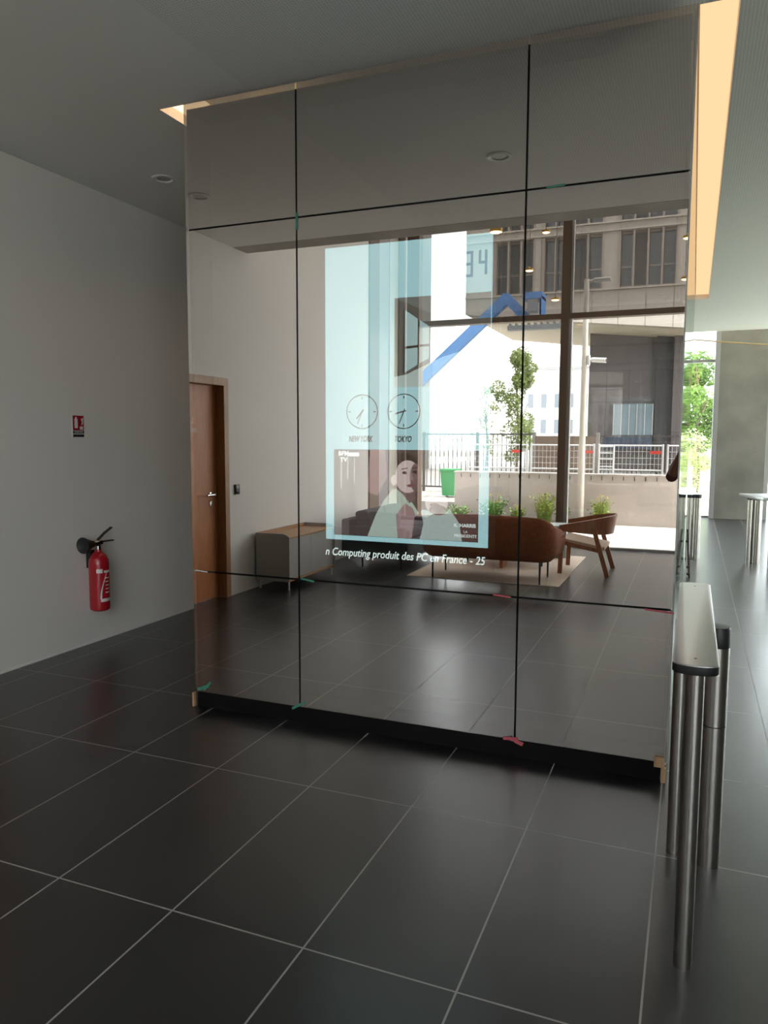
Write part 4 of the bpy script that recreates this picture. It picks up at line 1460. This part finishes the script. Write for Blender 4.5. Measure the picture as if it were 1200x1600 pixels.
b.build('soffit', mat('tan_soffit', (.42, .36, .26), rough=.8), root, smooth=False)
for (x0, x1, n) in bays:
    for z0, z1 in levels:
        wr = MB()
        for k in range(n + 1):
            xx = x0 + (x1 - x0) * k / n
            wr.box(xx - .035, xx + .035, BF - .30, BF + .04, z0, z1)
        wr.box(x0, x1, BF - .30, BF - .2, z0, z0 + .08)
        wr.box(x0, x1, BF - .30, BF - .2, z1 - .08, z1)
        w = wr.build('window', FIN, root, smooth=False)
        for k in range(n):
            a, c = x0 + (x1 - x0) * k / n + .035, x0 + (x1 - x0) * (k + 1) / n - .035
            blind = (n == 4 and k == 1) or (n == 2 and k == 0 and x0 > -4.4)
            p = MB(); p.box(a, c, BF - .29, BF - .26, z0 + .05, z1 - .05)
            if not blind: pass
            p.build('blind_panel' if blind else 'pane', BLIND if blind else OFFGL, w, smooth=False)
            if not blind:
                q = MB(); zz = z0 + (z1 - z0) * .36; q.box(a, c, BF - .26, BF - .22, zz, zz + .06)
                q.build('glazing_bar', FIN, w, smooth=False)
b = MB(); b.box(-6.55, -4.5, BF + .02, BF + .35, 5.58, 5.74)
for k in range(9): b.box(-6.5 + k * .23, -6.44 + k * .23, BF + .02, BF + .33, 5.74, 5.82)
b.build('service_walkway', mat('slate_grating', (.055, .06, .065), rough=.5), root, smooth=False)
# ground floor set back
GB = -24.4
MAUVE = panelled('mauve_grey_cladding', (.088, .074, .072), .85, 1.5, .03, (.05, .045, .045), rough=.45, var=.08)
b = MB(); b.box(-4.0, 6, GB - .3, GB, .3, 6.6); b.build('ground_wall', MAUVE, root, smooth=False, origin=(0, GB, 0))
b = MB(); b.box(-1.45, -.80, GB, GB + .4, .3, 6.0); b.build('dark_recess', mat('near_black_panel', (.03, .028, .03), rough=.5), root, smooth=False)
b = MB(); b.box(-.80, .5, GB, GB + .9, .3, 6.2); b.build('corner_column', MAUVE, root, smooth=False)
b = MB(); b.box(-2.95, -1.5, GB, GB + .5, 1.75, 2.95); gl = b.build('glazed_box', mat('blue_grey_glazing', (.16, .21, .24), rough=.15, spec=.6), root, smooth=False)
b = MB()
for k in range(6):
    xx = -2.95 + 1.45 * k / 5
    b.box(xx - .02, xx + .02, GB + .48, GB + .53, 1.75, 2.95)
b.build('glazing_bar', ALU, gl, smooth=False)
b = MB(); b.box(-3.3, -1.5, GB, GB + .55, 1.2, 1.74); b.build('blue_fascia', mat('dark_blue_fascia', (.02, .035, .07), rough=.5), root, smooth=False)

# white block far away
root = thing('apartment_building', (-5.2, -38, .3), 'pale white apartment block far behind the railing', 'building')
b = MB(); b.box(-9.5, -5.4, -44, -38, .3, 5.6); b.build('wall', mat('bright_render', (.78, .78, .78), rough=.8), root, smooth=False)
for k in range(5):
    for z in (1.9, 3.4):
        b = MB(); b.box(-9.2 + k * .78, -8.9 + k * .78, -38.02, -37.97, z, z + .8); b.build('window', mat('hazy_glass', (.30, .34, .38), rough=.2) if 'hazy_glass' not in bpy.data.materials else bpy.data.materials['hazy_glass'], root, smooth=False)
b = MB(); b.box(-9.6, -5.3, -44.1, -37.9, 5.6, 5.75); b.build('roof', mat('grey_roof', (.45, .45, .45), rough=.8), root, smooth=False)

# neighbouring pale wall seen through the side window
b = MB(); b.box(-10.8, -10.5, -23.7, 3, 0, 18)
tag(b.build('neighbour_wall', panelled('pale_render', (.20, .19, .17), 1.2, 2.6, .02, (.14, .13, .12), axis=1), smooth=False), 'tall grey neighbouring wall beyond the left end of the street facade', 'wall')

# boom lift
BLUE = mat('blue_lift_paint', (.045, .16, .40), rough=.45)
LY = -15.3
root = thing('boom_lift', (-9.3, LY, .3), 'blue articulated boom lift working in front of the office building', 'boom lift')
b = MB(); b.box(-10.2, -8.5, LY - .6, LY + .6, .62, 1.0, .05); b.build('chassis', BLUE, root)
for x in (-9.9, -8.8):
    for sg in (-1, 1):
        b = MB(); b.lathe((x, LY + sg * .72, .72), [(.001, -.13), (.3, -.13), (.42, -.10), (.42, .10), (.3, .13), (.001, .13)], 24, 'Y'); b.build('wheel', RUBBER, root)
b = MB(); b.box(-10.1, -8.7, LY - .5, LY + .5, 1.0, 1.75, .08); b.build('turret', BLUE, root)
b = MB(); b.beam((-9.2, LY, 1.7), (-9.45, LY, 2.2), .26, .26); b.build('riser', BLUE, root, smooth=False)
b = MB(); b.beam((-9.5, LY, 2.03), (-5.25, LY, 5.76), .28, .30); b.build('boom', BLUE, root, smooth=False)
b = MB(); b.beam((-5.34, LY, 5.80), (-4.70, LY, 5.12), .24, .26); b.beam((-5.1, LY + .12, 5.66), (-4.85, LY + .12, 5.2), .05, .06); b.build('jib', BLUE, root, smooth=False)
b = MB()
b.box(-4.75, -4.2, LY - .35, LY + .35, 5.10, 5.15)
b.box(-4.75, -4.2, LY - .37, LY + .37, 5.62, 5.80)
for x in (-4.72, -4.23):
    for y in (LY - .33, LY + .33): b.box(x - .02, x + .02, y - .02, y + .02, 5.1, 5.7)
b.box(-4.26, -4.20, LY - .35, LY + .35, 5.1, 5.7)
b.box(-4.72, -4.2, LY - .02, LY + .02, 5.35, 5.39)
b.build('basket', BLUE, root, smooth=False)
b = MB(); b.box(-4.60, -4.30, LY + .34, LY + .38, 5.2, 5.6); b.build('control_panel', mat('grey_control_box', (.15, .16, .18), rough=.5), root, smooth=False)

# ------------------------------------------------------------------ outside, garden side (seen directly)
b = MB(); b.box(-12, 14, RY + .3, 70, -.12, -.01); b.box(XR + .25, 25, -3.9, RY + .3, -.12, -.01)
structure(b.build('garden_ground', mat('pale_gravel_lawn', (.62, .62, .50), rough=.95, noise=.25, nscale=1.2, bump=.5, bscale=30), smooth=False))
tree('garden_tree', .10, 27.5, 0, 4.6, 1.1, 6500, HEDGE, 'leafy green tree outside the garden window, nearest the mirrored flank', .10, zlow=.12, leaf=.16)
tree('garden_tree', 1.5, 31.5, 0, 5.0, 1.7, 5000, HEDGE, 'leafy tree outside, mostly hidden behind the concrete pier', .12, zlow=.2, leaf=.14)
tree('garden_tree', -1.2, 31.5, 0, 4.9, 1.6, 4500, HEDGE, 'leafy tree outside, mostly hidden by the mirrored flank', .12, zlow=.2, leaf=.14)
tree('garden_shrub', .15, 24.2, 0, 1.75, .8, 2200, LIGHTLEAF, 'pale feathery shrub outside below the green tree', .03, cat='shrub', group='shrubs outside', zlow=.1, leaf=.08)
tree('garden_shrub', 2.6, 25, 0, 1.9, 1.0, 1600, LIGHTLEAF, 'pale shrub outside the window right of the pier', .03, cat='shrub', group='shrubs outside', zlow=.1, leaf=.09)

# ------------------------------------------------------------------ the photographer (only an elbow shows in the mirror's right edge)
SKIN = mat('brown_skin', (.20, .085, .055), rough=.55)
MAROON = mat('maroon_shirt', (.085, .022, .025), rough=.85, bump=.15, bscale=120)
NAVY = mat('navy_trousers', (.03, .035, .05), rough=.85)
HAIR = mat('dark_hair', (.012, .010, .009), rough=.5)
def skin_mesh(name, verts, edges, radii, m, parent, sub=2, root_i=0):
    pw = WL[parent.name]
    me = bpy.data.meshes.new(name)
    me.from_pydata([tuple(Vector(v) - pw) for v in verts], edges, [])
    o = bpy.data.objects.new(name, me)
    COL.objects.link(o)
    o.parent = parent
    WL[o.name] = pw.copy()
    md = o.modifiers.new('skin', 'SKIN')
    for i, r in enumerate(radii):
        rr = r if isinstance(r, tuple) else (r, r)
        me.skin_vertices[0].data[i].radius = rr
        me.skin_vertices[0].data[i].use_root = (i == root_i)
    md.use_smooth_shade = True
    sb = o.modifiers.new('sub', 'SUBSURF'); sb.levels = sub; sb.render_levels = sub
    bpy.context.view_layer.update()
    dg = bpy.context.evaluated_depsgraph_get()
    me2 = bpy.data.meshes.new_from_object(o.evaluated_get(dg))
    o.modifiers.clear()
    o.data = me2
    me2.materials.clear(); me2.materials.append(m)
    me2.shade_smooth()
    return o
PX, PY = .07, -.47
man = thing('person', (PX, PY, 0), 'person in maroon shirt holding up a phone, elbow at the mirror edge', 'person')
cr = cm.to_3x3()
def cam_pt(x, y, z):  # point near the phone, in front of the person (x right, y up, z back)
    return Vector((0, 0, CAMZ)) + right * x + up * y - fwd * z
# body: pelvis 0
V = [(PX, PY, .92), (PX, PY - .01, 1.06), (PX, PY - .01, 1.24), (PX, PY - .01, 1.40), (PX, PY + .005, 1.49), (PX, PY + .03, 1.58), (PX, PY + .035, 1.69),
     (PX - .10, PY, .86), (PX - .11, PY + .02, .48), (PX - .11, PY - .01, .09), (PX - .12, PY + .15, .03),
     (PX + .10, PY, .86), (PX + .11, PY + .02, .48), (PX + .11, PY - .01, .09), (PX + .12, PY + .15, .03)]
E = [(0, 1), (1, 2), (2, 3), (3, 4), (4, 5), (5, 6), (0, 7), (7, 8), (8, 9), (9, 10), (0, 11), (11, 12), (12, 13), (13, 14)]
Rr = [(.15, .11), (.14, .10), (.155, .11), (.15, .10), .058, (.078, .092), (.070, .085), .088, .060, .040, .032, .088, .060, .040, .032]
for s in (-1, 1):
    k0 = len(V)
    wrist = cam_pt(s * .105, -.07, .045)
    palm = cam_pt(s * .092, -.02, .035)
    if s < 0:
        elbow = Vector((-.185, -.20, 1.235))
    else:
        elbow = Vector((.27, -.24, 1.22))
    V += [(PX + s * .175, PY - .005, 1.40), tuple(elbow), tuple(wrist), tuple(palm)]
    E += [(3, k0), (k0, k0 + 1), (k0 + 1, k0 + 2), (k0 + 2, k0 + 3)]
    Rr += [.058, .043, (.026, .030), (.016, .034)]
    # fingers behind the phone (away from the person), thumb in front
    for j in range(4):
        f0 = cam_pt(s * .088, .012 - .020 * j, .022)
        f1 = cam_pt(s * .080, .020 - .020 * j, .008)
        f2 = cam_pt(s * (.062 - .002 * j), .020 - .019 * j, .004)
        n0 = len(V)
        V += [tuple(f0), tuple(f1), tuple(f2)]
        E += [(k0 + 3, n0), (n0, n0 + 1), (n0 + 1, n0 + 2)]
        Rr += [.0085, .008, .007]
    n0 = len(V)
    V += [tuple(cam_pt(s * .084, -.045, .045)), tuple(cam_pt(s * .062, -.030, .040))]
    E += [(k0 + 3, n0), (n0, n0 + 1)]
    Rr += [.011, .009]
skin_mesh('body', V, E, Rr, SKIN, man)
sv = [(PX, PY - .005, .84), (PX, PY - .01, 1.06), (PX, PY - .01, 1.26), (PX, PY - .01, 1.405), (PX, PY, 1.46)]
se = [(0, 1), (1, 2), (2, 3), (3, 4)]
sr = [(.185, .145), (.165, .125), (.17, .125), (.16, .115), (.075, .07)]
for s, el in ((-1, Vector((-.185, -.20, 1.235))), (1, Vector((.27, -.24, 1.22)))):
    k0 = len(sv)
    sh = Vector((PX + s * .175, PY - .005, 1.40))
    sv += [tuple(sh), tuple(sh.lerp(el, .5)), tuple(el), tuple(el.lerp(cam_pt(s * .105, -.07, .045), .18))]
    se += [(3, k0), (k0, k0 + 1), (k0 + 1, k0 + 2), (k0 + 2, k0 + 3)]
    sr += [.072, .062, .054, .052]
skin_mesh('shirt', sv, se, sr, MAROON, man)
tv = [(PX, PY, 1.08), (PX, PY, .92), (PX - .10, PY, .84), (PX - .11, PY + .02, .48), (PX - .11, PY - .01, .08), (PX + .10, PY, .84), (PX + .11, PY + .02, .48), (PX + .11, PY - .01, .08)]
te = [(0, 1), (1, 2), (2, 3), (3, 4), (1, 5), (5, 6), (6, 7)]
tr_ = [(.158, .118), (.165, .125), .102, .076, .062, .102, .076, .062]
skin_mesh('trousers', tv, te, tr_, NAVY, man)
for s in (-1, 1):
    b = MB(); b.box(PX + s * .115 - .05, PX + s * .115 + .05, PY - .09, PY + .20, 0, .085, .035, seg=4); b.build('shoe', RUBBER, man)
b = MB()
b.lathe((PX, PY + .015, 1.60), [(.090, .108), (.094, .125), (.088, .150), (.070, .175), (.03, .190), (.001, .193)], 24)
b.lathe((PX, PY - .012, 1.60), [(.05, -.03), (.080, 0), (.088, .06), (.084, .12), (.06, .16), (.01, .175)], 20)
b.build('hair', HAIR, man)
for sg in (-1, 1):
    b = MB(); b.lathe((PX + sg * .032, PY + .106, 1.655), [(.001, -.007), (.010, -.003), (.010, .003), (.001, .007)], 12)
    ey = b.build('eye', mat('eye_white', (.45, .42, .40), rough=.3) if 'eye_white' not in bpy.data.materials else bpy.data.materials['eye_white'], man)
    b = MB(); b.lathe((PX + sg * .032, PY + .1162, 1.655), [(.001, -.001), (.0055, 0), (.001, .001)], 10, 'Y'); b.build('pupil', HAIR, ey)
b = MB()
for sg in (-1, 1): b.tube([(PX + sg * .016, PY + .117, 1.677), (PX + sg * .034, PY + .114, 1.681), (PX + sg * .050, PY + .100, 1.676)], .004, 6)
b.build('eyebrow', HAIR, man)
b = MB()
b.tube([(PX, PY + .110, 1.665), (PX, PY + .135, 1.625), (PX, PY + .125, 1.612)], [.010, .017, .012], 10)
b.build('nose', SKIN, man)
b = MB(); b.tube([(PX - .028, PY + .112, 1.572), (PX, PY + .124, 1.570), (PX + .028, PY + .112, 1.572)], [.004, .009, .004], 8); b.build('mouth', mat('lips', (.22, .07, .06), rough=.5), man)
for s in (-1, 1):
    b = MB(); b.lathe((PX + s * .088, PY + .035, 1.64), [(.001, -.008), (.022, -.006), (.028, .004), (.001, .008)], 14, 'X'); b.build('ear', SKIN, man)
# phone
ph = thing('phone', cam_pt(0, -.03, .018), 'black phone held upright by the person beyond the mirror edge', 'phone')
b = MB()
tmp = bmesh.new()
b.box(-.037, .037, -.105, .045, .012, .021, .003)
Mc = cm
for v in b.bm.verts: v.co = Mc @ v.co
b.build('phone_body', RUBBER, ph)
b = MB(); b.box(-.033, .033, -.098, .038, .0211, .0216)
for v in b.bm.verts: v.co = Mc @ v.co
b.build('phone_screen', mat('phone_glass', (.02, .02, .025), rough=.1), ph)
